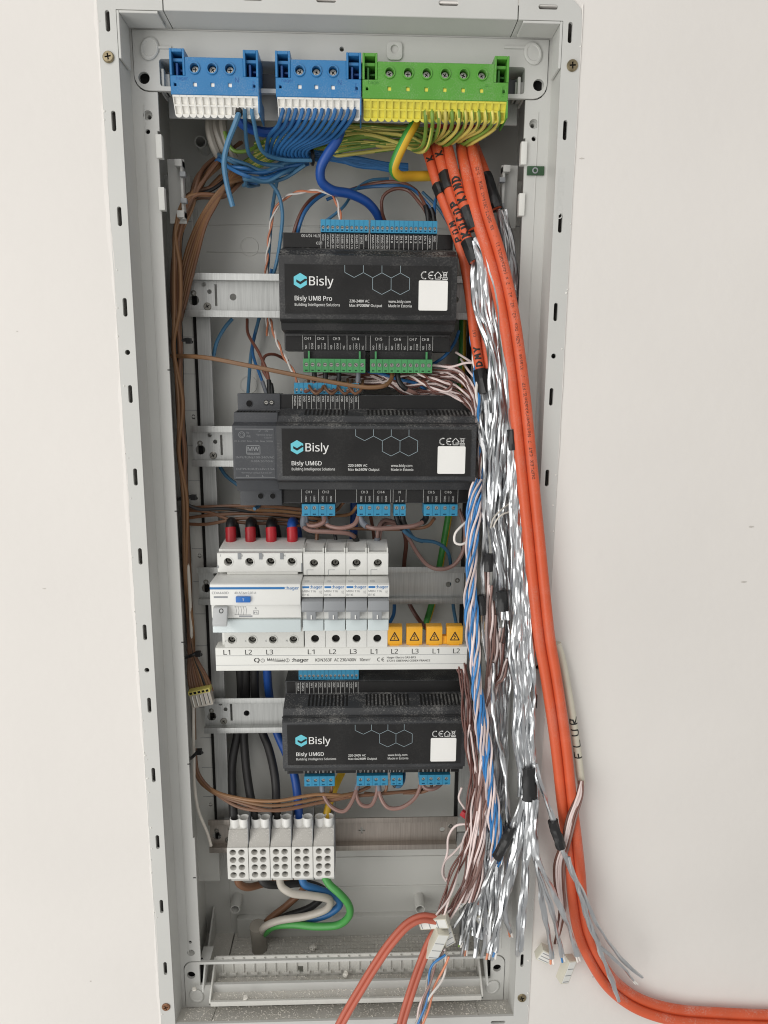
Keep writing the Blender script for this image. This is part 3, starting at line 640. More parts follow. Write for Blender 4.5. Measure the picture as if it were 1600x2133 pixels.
        gp = ((629, 698, 4, ('1', '2'), 0), (744, 813, 4, ('3', '4'), 0), (820, 845, 2, ('N',), 1), (883, 953, 4, ('5', '6'), 0)) if row == 1 else ((634, 697, 4, ('1', '2'), 0), (743, 808, 4, ('3', '4'), 0), (814, 839, 2, ('N',), 1), (874, 938, 4, ('5', '6'), 0))
        py = 1062 if row == 1 else 1620
        for a_, b_, n, nm, isn in gp:
            a, b = px2x(a_, py, 41), px2x(b_, py, 41); pw = (b-a)/n
            connector(t, O, a, b, n, -55.4, -45.6, 40.5, 56, BL, zs=-48.6 if row == 1 else -49.6, big=True)
            line(w, [(a-.4, -33), (a-.4, -44.4)], yS, .22); line(w, [(b+.4, -33), (b+.4, -44.4)], yS, .22)
            for j, c in enumerate(nm):
                mid = a+pw*(2*j+1)
                if isn: text(w, 'N', mid, -36.6, yS, 2.1, align='c')
                else: text(w, 'CH', mid-.4, -36.6, yS, 2.1, align='r', width=3.3); text(w, c, mid+.5, -36.6, yS, 2.1, bold=.02)
                for q_, sname in enumerate(('N', 'N') if isn else ('COM'+c, 'DIM'+c)): text(w, sname, mid+pw*(q_-.5)+.7, -43.9, yS, 1.45, rot=90, width=1.25*len(sname))
                line(w, [(mid, -39), (mid, -44)], yS, .18)
                if j: line(w, [(mid-pw, -33), (mid-pw, -44.4)], yS, .22)
    w.move(O); part('terminal_legend', w, 'print_white', t)
    return t
module('black control module on the top rail with green connectors below', 0, -37.7, 134.4, 23.0, True)
module('black control module beside the grey power supply, blue connectors', 1, -42.2, 157.4, 21.2, False)
module('black control module under the white busbar, thick vent slots on top', 3, -42.8, 157.0, 21.2, False)

# ================================================================== power supply
x0, W = -76.4, 34.4
t = thing('power_supply', 'dark grey narrow power supply next to the black module', 'power supply', (x0+W/2, 60, -170)); O = (-(x0+W/2), -60, 45)
m = M(); m.prism_x([(14,21.2),(22,23.5),(24,31),(42,32.4),(42,45.5),(67.6,45.5),(67.6,-46.5),(40,-46.5),(40,-33.5),(27,-32),(24,-23),(14,-20.8)], x0, x0+W); m.move(O); part('housing', m, 'psu_grey', t, .5)
for z in (31.6,):
    for i in range(13):
        m = M(); m.box(x0+2+2.4*i, x0+3.2+2.4*i, 26, 40, z-.5, z+.3); m.move(O); part('vent_slot', m, 'dark_hole', t)
m = M(); m.plate(rect(x0+1.6, x0+W-1.6, -19, 19.5), [], 13.8, 14.05); m.move(O); lab = part('rating_label', m, 'psu_grey', t)
w = M(); y = 13.7
for s, xx, zz, cap, wd in (('-V    +V', 20, 16.4, 1.4, 8), ('Vo', 11, 15, 1.5, 2.2), ('Adj.', 11, 12.4, 1.5, 3.6), ('"Terminal torque', 18.6, 13.6, 1.2, 12.6), ('5 Lb-in"', 25, 11.4, 1.2, 6), ('21.6~29V  Max 1.5A  Max 360W', 1.6, 8.6, 1.2, 30), ('INPUT(輸入):100-240VAC', 2.2, -4.2, 1.5, 30), ('0.88A 50/60Hz', 14, -7.2, 1.5, 17.6), ('OUTPUT(輸出):24V=1.5A', 2.2, -13.4, 1.5, 30), ('"Terminal torque 5.0 Lb-in"', 6, -16.2, 1.1, 24), ('N          L', 10, -18.8, 1.5, 14)):
    text(w, s.replace('輸入', 'IN').replace('輸出', 'OUT'), x0+xx, zz, y, cap, width=wd)
line(w, [(x0+2.5, 18.6), (x0+W-2.5, 18.6)], y, .5); line(w, [(x0+2, -19.2), (x0+W-2, -19.2)], y, .35)
for k in range(12): line(w, [(x0+7.4+2.4*math.cos(k*.5236), 14.2+2.4*math.sin(k*.5236)), (x0+7.4+2.4*math.cos((k+1)*.5236), 14.2+2.4*math.sin((k+1)*.5236))], y, .4)
for k in range(12): line(w, [(x0+7.4+1.4*math.cos(k*.5236), 14.2+1.4*math.sin(k*.5236)), (x0+7.4+1.4*math.cos((k+1)*.5236), 14.2+1.4*math.sin((k+1)*.5236))], y, .3)
for a, b, c, d in ((10.5, 21.5, 6.0, 5.4), (10.5, 21.5, -.6, -1.2), (10.5, 11, 6, -1.2), (21, 21.5, 6, -1.2)): w.add([(x0+a,y,d),(x0+b,y,d),(x0+b,y,c),(x0+a,y,c)], [(0,1,2,3)])
text(w, 'MW', x0+11.6, 1.6, y, 3.2, width=8.8, bold=.03); text(w, 'MEAN WELL', x0+11.4, -.6, y, 1.1, width=9.2)
w.move(O); part('lettering', w, 'print_grey', lab)
def dimple(x, z, r, yy, nm='terminal_hole'):
    m = M(); m.lathe([(r+.5,yy-.2),(r,yy-.3),(r*.95,yy+.1)], (x, 0, z), n=16, cap=False); m.lathe([(r*.96,yy-.06),(r*.96,yy+.1)], (x, 0, z), n=16, mi=1); m.move(O); return part(nm, m, ['psu_grey', 'dark_hole'], t)
dimple(x0+9.5, 37.5, 2.5, 41.9); dimple(x0+23.2, 38.4, 2.1, 41.9); dimple(x0+27.5, 38.4, 2.1, 41.9)
for q in (23.2, 27.5): obj('terminal_screw', SC_SLOT2[0], t, (x0+q+O[0], 41.6+O[1], 38.4+O[2]))
dimple(x0+17, -38.5, 2.3, 39.9); dimple(x0+27, -38.5, 2.3, 39.9)

# ================================================================== breakers
def holes_face(t, O, x0, x1, z0, z1, cx, zc, r, y0, dep, mt, nm, scr=True, collar=True, mesh_scr=None):
    m = M(); m.plate(rect(x0, x1, z0, z1), [circ(c, zc, r, 18) for c in cx], y0, y0+dep); m.move(O); b = part(nm, m, mt, t, .3, seg=1)
    for i, c in enumerate(cx):
        m = M(); m.lathe([(r*1.02,y0+dep-.1),(r*1.02,y0+dep+.1)], (c, 0, zc), n=14); m.move(O); part('socket_floor_shade', m, 'dark_hole', b)  # socket shade painted as a near-black disc
        if collar:
            m = M(); m.lathe([(r,y0+1),(r,y0-.5),(r+.7,y0-.5),(r+.9,y0+.2)], (c, 0, zc), n=20, cap=False); m.move(O); part('socket_collar', m, mt, b)
        if scr: obj('terminal_screw', SC_STEEL[i % 3], b, (c+O[0], y0+dep-.8+O[1], zc+O[2]), (0, random.uniform(0, 2), 0))
    return b
z0 = ROW[2]
# four-pole residual current device
x0, W = -93.6, 69.8
t = thing('residual_current_device', 'wide white four-pole device with blue test button on breaker rail', 'circuit breaker', (x0+W/2, 60, z0-42)); O = (-(x0+W/2), -60, 42)
m = M(); m.prism_x([(28,44),(58,47),(67.6,40),(67.6,-42),(28,-42)], x0+.4, x0+W-.2); m.move(O); part('rear_housing', m, 'mcb_white', t, .5)
m = M(); m.prism_x([(-3.6,23.2),(-1,24.2),(28.5,24.2),(28.5,-18.4),(2,-18.4),(2,-6.0),(-.6,-5.4),(-.6,5.4),(-3.6,6.2)], x0-1.2, x0+W); m.move(O); part('front_housing', m, 'mcb_white', t, .7)
hx_ = [x0+9.2+17.2*i for i in range(4)]
holes_face(t, O, x0+.4, x0+W-.2, 26.5, 42.5, hx_, 35.2, 3.4, 20.5, 7.3, 'mcb_white', 'upper_terminal_face')
holes_face(t, O, x0+3.2, x0+W-.2, -40.5, -19.5, hx_, -33.2, 3.3, 23.5, 4.3, 'mcb_white2', 'lower_terminal_face')
m = M()
for i in range(3): m.box(hx_[i]+8.0, hx_[i]+9.6+1, 19.9, 20.6, 37.4, 42.6)
m.box(x0+.2, x0+1.2, 20, 20.6, 30, 32); m.box(x0+W-1.2, x0+W-.2, 20, 20.6, 27, 34); m.move(O); part('partition_slots', m, 'mcb_grey', t)
m = M(); m.box(x0+8, x0+W-4, 20.3, 21, 24.3, 26.4); m.move(O); part('shoulder', m, 'mcb_white2', t, .3, seg=1)
m = M(); m.prism_x([(1.6,-6.6),(-.8,-7.4),(-.8,-17.6),(2.5,-19.0)], x0-.8, x0+W-.4); m.move(O); part('label_window', m, 'clear_window', t, .6)
m = M(); m.box(x0-1, x0+57.5, -3.75, -3.4, 19.2, 21.0); m.move(O); part('blue_stripe', m, 'print_blue', t)
w = M(); text(w, ':hager', x0+58.2, 19.0, -3.72, 2.4, width=10.4, bold=.03); w.move(O); part('brand_lettering', w, 'print_blue', t)
w = M(); y = -3.72; text(w, 'CDA440D', x0+.4, 15.4, y, 1.9, width=13); text(w, '40 A/I', x0+18, 15.4, y, 1.9, width=6.2); line(w, [(x0+24.7, 15.5), (x0+26.1, 15.5), (x0+25.4, 17.1), (x0+24.7, 15.5)], y, .22); text(w, 'n 0,03 A', x0+26.5, 15.4, y, 1.9, width=8.5)
y2 = -.72
for i, s in enumerate('135N'): k = M(); text(k, s, hx_[i]-6.5, 39.6, 20.3, 1.8); k.move(O); part('terminal_number', k, 'print_grey', t)
for i, s in enumerate('246N'): k = M(); text(k, s, hx_[i]-6.2 if i else hx_[0]-5.6, -35, 23.3, 1.6); k.move(O); part('terminal_number', k, 'print_grey', t)
line(w, [(x0+17, 3.8), (x0+26, 3.8)], y2, .25); line(w, [(x0+17, -2.4), (x0+30, -2.4)], y2, .25)
for i in range(5): line(w, [(x0+18+2*i, 4.2), (x0+18.6+2*i, 1.0), (x0+18+2*i, -2.8)], y2, .25)
text(w, 'A', x0+33, 1.8, y2, 1.9); line(w, [(x0+32, .6), (x0+36, .6), (x0+36, -2.4), (x0+32, -2.4), (x0+32, .6)], y2, .25); text(w, 'R', x0+32.4, -1.8, y2, 1.4, width=3)
w.move(O); part('lettering', w, 'print_grey', t)
m = M(); m.box(x0+1.8, x0+12.6, -3.8, -3.3, 12.2, 13.6); m.move(O); part('indicator_slot', m, 'mcb_grey', t)
m = M(); m.box(x0+19.2, x0+30.6, -6, -3, 9.0, 13.6); m.move(O); tb = part('test_button', m, 'button_blue', t, .5)
w = M(); text(w, 'T', x0+24.4, 10.3, -6.05, 2.0); w.move(O); part('button_letter', w, 'print_white', tb)
m = M(); m.prism_x([(-1.2,5.0),(-5,4.2),(-9.5,-6.5),(-9,-9.6),(-6.8,-9.6),(-2,-4),(-.6,-3)], x0+1.0, x0+12.2); m.move(O); lv = part('switch_lever', m, 'lever_grey', t, .6)
w = M()
for k in range(14): line(w, [(x0+7.6+1.5*math.cos(k*.4488), 2.3+1.5*math.sin(k*.4488)*1.0), (x0+7.6+1.5*math.cos((k+1)*.4488), 2.3+1.5*math.sin((k+1)*.4488))], 0, .55)
w.v = [(a, -5.05-(4.2-c)*.42-.12, c) for a, b, c in w.v]; w.move(O); part('off_mark', w, 'print_dark', lv)
m = M(); m.box(x0+20.5, x0+31, -.8, -.3, -4.6, -3.4); m.move(O); part('indicator_slot', m, 'mcb_grey', t)
# miniature circuit breakers
def mcb():
    W = 17.45; O = (-W/2, -60, 42)
    t = thing('circuit_breaker', '', 'circuit breaker', (0, 60, 0), 'single-pole circuit breakers')
    m = M(); m.prism_x([(26,43.5),(40,46),(56,46),(67.6,40),(67.6,-42),(26,-42)], 0, W); m.move(O); part('rear_housing', m, 'mcb_white', t, .5)
    m = M(); m.prism_x([(-.4,21.4),(2,22.6),(27,22.6),(27,-18.4),(5,-18.4),(3.6,-8),(3.6,10.5),(-.4,11.5)], 0, W); m.move(O); part('front_housing', m, 'mcb_white', t, .6)
    holes_face(t, O, .1, W-.1, 24.0, 42.4, [W/2], 33.8, 3.4, 20, 5.8, 'mcb_white', 'upper_terminal_face', collar=False)
    holes_face(t, O, .1, W-.1, -40.6, -19.0, [W/2], -32.6, 3.4, 23.0, 2.8, 'mcb_white', 'lower_terminal_face', scr=False, collar=False)
    m = M(); m.box(1.2, W-1.2, 20.2, 34, 42.5, 43.4); m.box(.3, 1.5, 20, 40, 42.4, 47); m.box(W-1.5, W-.3, 20, 40, 42.4, 47); m.move(O); part('wire_guide', m, 'mcb_white2', t, .3, seg=1)
    m = M(); line(m, [(3, 23.6), (3, 28.4), (8.2, 28.4)], 19.85, .35); m.move(O); part('marking_line', m, 'mcb_grey', t)
    m = M(); m.box(.8, 6.2, -.55, -.2, 19.0, 20.6); m.move(O); part('blue_stripe', m, 'print_blue', t)
    w = M(); text(w, ':hager', 6.8, 18.8, -.56, 2.3, width=9.6, bold=.03); w.move(O); part('brand_lettering', w, 'print_blue', t)
    w = M(); text(w, 'MBN 116', .8, 15.6, -.56, 1.75, width=10.6); text(w, 'B16', .8, 12.6, -.56, 1.75, width=5.2); text(w, '1/2', W-3.2, 14.6, -.56, 2.2, width=1.8); text(w, '6000', 2.2, 22.7, 5, 1.2); w.move(O); part('lettering', w, 'print_grey', t)
    m = M(); m.prism_x([(3.4,10.6),(-4.2,9.2),(-6.2,2.5),(-5,.6),(3.4,.4)], .35, W-.35); m.move(O); lv = part('toggle_lever', m, 'mcb_grey', t, .5)
    m = M(); m.prism_x([(3.4,1.4),(-5.2,.9),(-3.6,-6.6),(3.4,-6.6)], 4.0, 11.4); m.move(O); part('toggle_tongue', m, 'mcb_grey', lv, .4)
    m = M(); m.box(7.4, 8.3, -4.9, -4.2, -5.4, -2.0); m.move(O); part('toggle_mark', m, 'print_white', lv)
    m = M(); m.box(12.4, 16.2, 2.4, 4, -1.4, 1.4); m.move(O); f = part('contact_indicator', m, 'mcb_grey', t, .2, seg=1)
    m = M(); m.prism_x([(4.4,-7.8),(1.4,-8.4),(1.4,-17.4),(4.6,-18.8)], .35, W-.35); m.move(O); part('label_window', m, 'clear_window', t, .6)
    return t
b0 = mcb(); BX = -23.3
ML = ['single-pole white breaker directly beside the four-pole device', 'second single-pole white breaker from the four-pole device', 'third single-pole white breaker from the four-pole device', 'single-pole white breaker at the open end, by the bare rail']
for i in range(4):
    o = b0 if i == 0 else copy_tree(b0)
    o.location = ((BX+17.5*i+8.75)*S, .060, (z0-42)*S); o['label'] = ML[i]
# comb busbar
x0, x1 = -98.2, 114.4
t = thing('comb_busbar', 'long white printed busbar cover under the breakers', 'busbar', ((x0+x1)/2, 30, z0-60)); O = (-(x0+x1)/2, -30, 60)
m = M(); m.prism_x([(22.6,-40.2),(26,-39.4),(36,-39.4),(36,-61),(25,-61),(22.6,-60.4)], x0, x1); m.move(O); bb = part('cover', m, 'busbar_white', t, .3)
m = M()
for z in (-47.0, -55.4): m.box(x0+.2, x1-.2, 22.45, 22.7, z-.12, z+.12)
m.move(O); part('moulded_line', m, 'mcb_grey', bb)
w = M(); y = 22.5
for px, s in ((472, 'L1'), (517.5, 'L2'), (561.5, 'L3'), (648, 'L1'), (693, 'L2'), (736, 'L3'), (779, 'L1'), (822, 'L2'), (865, 'L3'), (908, 'L1'), (951, 'L2')): text(w, s, at(px, 1352, y).x, -46.0, y, 4.2, align='c', width=5.6, bold=.008)
def bt(px, s, z, cap, px2, **k): a, b = at(px, 1368, y).x, at(px2, 1368, y).x; text(w, s, a, z, y, cap, width=b-a, **k)
bt(529, 'Q', -52.8, 3.6, 540, bold=.04); bt(546, '1', -52.4, 2.0, 548); bt(597, '2', -52.4, 2.0, 600)
for c in (547, 598.7):
    a = at(c, 1368, y).x
    for k in range(12): line(w, [(a+1.6*math.cos(k*.5236), -51.4+1.6*math.sin(k*.5236)), (a+1.6*math.cos((k+1)*.5236), -51.4+1.6*math.sin((k+1)*.5236))], y, .28)
a, b = at(557, 1368, y).x, at(592, 1368, y).x; line(w, [(a, -49.4), (a, -51.4), (b, -52.8), (b, -50.2)], y, .4)
for k in range(9): q = a+(b-a)*k/8; line(w, [(q, -49.2-.1*k), (q, -50.8-.14*k)], y, .4)
line(w, [(a, -50.6), (b, -51.6)], y, .5)
bt(608, ':hager', -52.6, 3.0, 642, bold=.05); bt(657, 'KDN363F', -52.6, 2.7, 691, bold=.015); bt(696, 'AC 230/400V', -52.6, 2.7, 742, bold=.015); bt(749, '10mm', -52.6, 2.7, 769, bold=.015); bt(769.8, '2', -51.2, 1.4, 771.6)
for px in (786, 795):
    a = at(px, 1368, y).x+1.6; line(w, [(a+1.5*math.cos(math.radians(70+22*k)), -51.2+1.5*math.sin(math.radians(70+22*k))) for k in range(11)], y, .5)
a = at(795, 1368, y).x+.4; line(w, [(a, -51.2), (a+1.4, -51.2)], y, .45)
bt(806, 'Hager Electro SAS-BP3', -50.3, 1.7, 866, bold=.02); bt(806, '67215 OBERNAI CEDEX-FRANCE', -53.2, 1.7, 896, bold=.02)
w.move(O); part('lettering', w, 'print_dark', bb)
CAPL = ['yellow busbar cap with lightning sign, closest to the breakers', 'second yellow busbar cap with lightning sign from the breakers', 'third yellow busbar cap with lightning sign from the breakers', 'yellow busbar cap with lightning sign at the foil wire end']
for i, (pa, pb) in enumerate(((806, 838), (847, 880), (888.5, 921.5), (931, 964))):
    a, b = at(pa, 1320, 24).x, at(pb, 1320, 24).x; c = (a+b)/2
    t = thing('busbar_cap', CAPL[i], 'safety cap', (c, 28, z0-40), 'yellow caps on the busbar'); O = (-c, -28, 40)
    m = M(); m.prism_x([(24.4,-22.6),(23.4,-24),(23.4,-36),(25,-39.2),(33,-39.2),(33,-22.6)], a, b); m.box(c-4.2, c+4.2, 24.6, 32, -40.6, -39.0); m.box(a+.8, b-.8, 27, 33, -40.4, -39.1); m.move(O); cp = part('cap_body', m, 'cap_yellow', t, .5)
    w = M(); y = 23.3; T = [(c-3.7, -34.4), (c+3.7, -34.4), (c, -27.4)]; line(w, T+[T[0]], y, .85); line(w, [(c+.6, -28.9), (c-.8, -31.2), (c+.7, -31.3), (c-.3, -33.4)], y, .5); w.add([(c-.9,y,-32.9),(c+.2,y,-32.7),(c-.4,y,-33.9)], [(0,1,2)]); w.move(O); part('warning_sign', w, 'print_dark', cp)
    if i == 2: m = M(); m.box(b, b+4.0, 26, 32, -39, -32); m.move(O); part('bridge_piece', m, 'cap_yellow', t, .3, seg=1)

# ================================================================== distribution blocks on the lowest rail
def dist():
    W = 19.1; t = thing('distribution_block', '', 'terminal block', (0, 60, 0), 'white distribution blocks'); O = (-W/2, -60, 40)
    m = M(); m.prism_x([(36,16),(42,26),(50,29),(67.6,30),(67.6,-40),(44,-29),(36,-16)], .3, W-.3); m.move(O); part('housing', m, 'dist_white', t, .5)
    cx = (5.4, 13.2); cz = (11.3, 3.6, -4.1, -11.8); m = M(); m.plate(rrect(.1, W-.1, -16, 16, .8, 2), [circ(x, z, 2.95, 16) for x in cx for z in cz], 30, 36.2); m.move(O); f = part('screw_face', m, 'dist_white', t, .2, seg=1)
    for x in cx:
        for z in cz:
            m = M(); m.lathe([(3.0,35.8),(3.0,35.95)], (x, 0, z), n=12); m.move(O); part('socket_floor_shade', m, 'dark_hole', f)  # near-black disc as painted shade behind each clamp screw
            cs = obj('clamp_screw', SC_STEEL[random.randrange(3)], f, (x+O[0], 34.4+random.uniform(0, .7)+O[1], z+O[2]), (random.uniform(-.2, .2), random.uniform(0, 3), random.uniform(-.2, .2))); cs.scale = (.8, .8, .8)
    m = M(); m.prism_x([(31,15.9),(36.2,15.9),(42.2,26),(41,27)], .3, W-.3); m.move(O); part('sloping_shoulder', m, 'dist_shoulder', t, .3, seg=1)
    for x in (5.3, 13.6):
        m = M(); m.lathe([(4.4,24),(4.9,34.5),(4.5,35.4),(3.9,34.5),(3.7,25)], (x, 46.5, 0), axis='z', n=18, cap=False); m.move(O); part('cable_funnel', m, 'funnel_white', t)
    m = M(); m.box(W-.35, W+.15, 33, 66, -20, 41); m.move(O); part('partition', m, 'mcb_grey', t, .1, seg=1)
    return t
d0 = dist(); DL = ['white distribution block with a black cable, at the brown wire end', 'second white distribution block with a black cable from the brown wires', 'third white distribution block from the brown wires, grey core below', 'white distribution block fed by the blue cable', 'white distribution block fed by the yellow cable, green core below']
for i in range(5):
    o = d0 if i == 0 else copy_tree(d0)
    o.location = ((-97+19.45*i+9.55)*S, .060, (-500-40)*S); o['label'] = DL[i]

# ================================================================== cables and wires
def smooth_path(P, step=2.2):
    """centripetal Catmull-Rom through the points, resampled evenly"""
    P = [Vector(p) for p in P]
    if len(P) == 2: P = [P[0], P[0].lerp(P[1], .5), P[1]]
    Q = [P[0]*2-P[1]]+P+[P[-1]*2-P[-2]]; out = []
    for i in range(1, len(Q)-2):
        p0, p1, p2, p3 = Q[i-1:i+3]
        t0 = 0; t1 = t0+max((p1-p0).length, .01)**.5; t2 = t1+max((p2-p1).length, .01)**.5; t3 = t2+max((p3-p2).length, .01)**.5
        n = max(3, int((p2-p1).length/step))
        for k in range(n):
            t = t1+(t2-t1)*k/n
            a1 = p0*((t1-t)/(t1-t0))+p1*((t-t0)/(t1-t0)); a2 = p1*((t2-t)/(t2-t1))+p2*((t-t1)/(t2-t1)); a3 = p2*((t3-t)/(t3-t2))+p3*((t-t2)/(t3-t2))
            b1 = a1*((t2-t)/(t2-t0))+a2*((t-t0)/(t2-t0)); b2 = a2*((t3-t)/(t3-t1))+a3*((t-t1)/(t3-t1))
            out.append(b1*((t2-t)/(t2-t1))+b2*((t-t1)/(t2-t1)))
    out.append(P[-1]); return out
def frames(C):
    F = []; n = None
    for i, c in enumerate(C):
        t = (C[min(i+1, len(C)-1)]-C[max(i-1, 0)])
        t = t.normalized() if t.length > 1e-6 else Vector((0, 0, -1))
        if n is None:
            n = Vector((0, -1, 0)); n = n-t*n.dot(t)
            if n.length < .2: n = Vector((1, 0, 0))-t*t.x
        n = (n-t*n.dot(t)).normalized(); F.append((t, n, t.cross(n)))
    return F
def tube(m, C, r, n=8, mi=0, mfun=None, rfun=None, cap=True, flat=1.0):
    F = frames(C); vs = []
    for i, (c, (t, a, b)) in enumerate(zip(C, F)):
        for k in range(n):
            g = 2*math.pi*k/n; rr = r if not rfun else r*rfun(i, k); vs.append(c+a*(rr*math.cos(g)*flat)+b*(rr*math.sin(g)))
    o = len(m.v); m.v += [tuple(v) for v in vs]
    for i in range(len(C)-1):
        for k in range(n):
            m.f.append((o+i*n+k, o+(i+1)*n+k, o+(i+1)*n+(k+1) % n, o+i*n+(k+1) % n)); m.m.append(mfun(i, k) if mfun else mi)
    if cap:
        m.f.append(tuple(o+k for k in range(n))); m.m.append(mi); m.f.append(tuple(o+(len(C)-1)*n+n-1-k for k in range(n))); m.m.append(mi)
    return m
def pts3(P): return [at(*p) if len(p) == 3 else Vector(p[1]) for p in P]
def jit(P, a): return [(x+random.uniform(-a, a), y+random.uniform(-a, a), d+random.uniform(-a, a)*.4) for x, y, d in P]
def put(name, m, mats, loc, parent=None, angle=40):
    m.move((-loc[0], -loc[1], -loc[2])); return obj(name, mesh(name, m, mats, angle=angle, recalc=False), parent, (0, 0, 0) if parent else loc)
def wire(name, label, P, r, mt, group=None, cat='wire', n=8, stripe=None, extra=(), phase=None):
    """one cable; extra: (part name, from, to, radius factor, material) sleeves along it, as fractions of its length"""
    C = smooth_path(pts3(P)); loc = tuple(C[0]); m = M()
    if stripe:
        ph = random.uniform(0, 8) if phase is None else phase; tw = .12 if phase is None else .015; tube(m, C, r, n, mfun=lambda i, k: 0 if ((k+ph+i*tw) % n) < n*.5 else 1); o = put(name, m, stripe, loc)
    else:
        tube(m, C, r, n); o = put(name, m, mt, loc)
    tag(o, label, cat, group)
    for nm, f0, f1, k, em in extra:
        a, b = int(f0*(len(C)-1)), max(int(f0*(len(C)-1))+2, int(math.ceil(f1*(len(C)-1)))); sub = C[a:b+1]
        if len(sub) < 2: sub = C[-3:]
        mm = M(); tube(mm, sub, r*k, max(n, 10)); put(nm, mm, em, loc, o)
    return o
ORD = ['first', 'second', 'third', 'fourth', 'fifth', 'sixth', 'seventh', 'eighth', 'ninth', 'tenth', 'eleventh', 'twelfth']
BLK, GRY = 'tie_black', 'w_ferrule_grey'

# ---- blue wires at the neutral blocks
wire('blue_wire', 'loose light blue wire hanging with a free end from the blue block', [(497, 226, 20), (497, 238, 14), (490, 258, 16), (474, 300, 20), (467, 338, 24), (473, 385, 30), (485, 430, 34)], 2.0, 'w_steelblue', extra=(('ferrule', 0, .08, 1.25, BLK),))
wire('blue_wire', 'blue wire dropping straight from the second filled white cell', [(510, 224, 20), (510, 236, 14), (511, 258, 20), (513, 290, 30), (520, 322, 40), (545, 340, 52), (590, 345, 60)], 1.5, 'w_steelblue')
wire('blue_wire', 'blue wire from the last cell of the block by the corner', [(525, 224, 20), (525, 236, 14), (530, 258, 20), (536, 290, 30), (550, 318, 42), (590, 332, 54), (652, 334, 58)], 1.5, 'w_steelblue')
wire('thick_blue_cable', 'thick blue link cable curving between the two blue terminal blocks', [(496, 244, 40), (506, 258, 44), (530, 271, 50), (565, 276, 54), (600, 262, 52), (630, 240, 44)], 3.7, 'w_blue_thick', cat='cable')
G = 'blue wires hooking from the white cells into the tied bundle'
for i in range(12):
    x = 589+13.6*i; k = i/11
    hx = 552+6.5*i+14*k; hy = 314-4*k+random.uniform(-3, 3)
    wire('blue_wire', ORD[i]+' blue wire along the white cells of the block beside the green one', [(x, 222, 19), (x, 232, 14), (x-3, 243, 14), (x-9-8*k, 260+3*k, 21), (x-28-14*k, 283+6*k, 36), (hx+4, hy-4+6*k, 50), (hx+4, hy+12+5*k, 58), (hx+24, hy+18+6*k, 64), (652, 322+random.uniform(-6, 8), 70), (750, 338+random.uniform(-9, 9), 74), (850, 352+random.uniform(-10, 14), 80)], 1.5, 'w_blue', G)
G = 'blue wires looping back beside the tied bundle'
for i in range(8):
    dy = 7*i
    P = [(640, 330+dy*.3, 70), (590, 338+dy*.6, 66), (550, 352+dy*.55, 60), (510, 346+dy*.6, 54), (476, 334+dy*.55, 52), (462, 322+dy*.4, 62), (448, 316+dy, 80)][:7 if i < 5 else 4]+([] if i < 5 else [(515, 368+dy*.25, 58), (512, 372+dy*.25, 66), (540, 374+dy*.2, 72)])
    wire('blue_wire', 'blue wire looped back in a flat coil beside the tied bundle', jit([(a, b, c+random.uniform(-7, 7)) for a, b, c in P], 4.5), 1.45, random.choice(['w_blue', 'w_steelblue']), G)
wire('blue_wire', 'blue wire falling from the coil and curving behind the top module', [(540, 366, 66), (556, 374, 66), (578, 400, 70), (588, 440, 74), (584, 500, 78), (574, 556, 82), (560, 600, 90)], 1.5, 'w_steelblue')
wire('blue_wire', 'blue wire running straight down behind the first rail', [(584, 338, 72), (578, 372, 78), (568, 430, 86), (562, 500, 88), (556, 570, 92), (540, 660, 92), (524, 730, 92), (518, 800, 92), (514, 850, 92)], 1.5, 'w_steelblue')
wire('blue_wire', 'thin blue wire bending into the power supply with a grey ferrule', [(566, 560, 90), (548, 640, 92), (532, 690, 92), (526, 730, 84), (545, 790, 62), (556, 822, 54)], 1.3, 'w_blue', extra=(('ferrule', .9, 1, 1.3, GRY),))
# tie round the blue bundle
C = smooth_path([at(648, 311, 64), at(650, 312, 58), at(652, 325, 56), at(652, 340, 60), at(650, 341, 70)], 1)
m = M(); tube(m, C, 1.5, 6); tag(put('cable_tie', m, 'tie_black', tuple(C[0])), 'black cable tie round the blue bundle below the blocks', 'cable tie', 'black cable ties')

# ---- green and yellow earth wires
G = 'earth wires curving from the yellow cells'
for i in range(12):
    x = 886+13.9*i; k = i/11
    bx, by = 878+9.5*i, 296+5*math.sin(i*1.3)
    if i < 2: by += 14; bx -= 4
    wire('earth_wire', ORD[i]+' green and yellow wire along the filled yellow cells, counted from the empty cells', [(x, 226, 19), (x, 236, 14), (x+1, 250, 15), (x+1-10*k, 270-2*k, 23+4*k), (bx+6, by-6, 36+6*k), (bx-10, by+2, 44+8*k), (bx-44, by-12-10*k, 54+8*k), (bx-110-20*k, 276+random.uniform(-10, 8), 62), (690, 262+random.uniform(-12, 46), 66), (600, 290+random.uniform(-22, 18), 74), (530, 312+random.uniform(-14, 20), 78)], 1.45, 'w_green', G, stripe=['w_green', 'w_yellow'])
G = 'earth wires in the run behind the terminal blocks'
for i in range(13):
    y0 = 250+5.4*i+random.uniform(-3, 3)
    wire('earth_wire', 'green and yellow earth wire in the run behind the blue and green blocks', [(900-random.uniform(0, 30), 262+3.4*i, 74), (820, y0+10*math.sin(i), 72), (740, y0+random.uniform(-5, 5), 70), (660, y0+14, 74), (590, 290+3*i, 78), (540, 318+2.4*i, 78), (505, 340+2*i, 82)], 1.45, 'w_green', G, stripe=['w_green', 'w_yellow'])
wire('earth_wire', 'single green wire crossing beside the grey conduits', [(468, 274, 60), (476, 300, 60), (488, 314, 60), (516, 314, 62), (548, 296, 70)], 1.5, 'w_green')
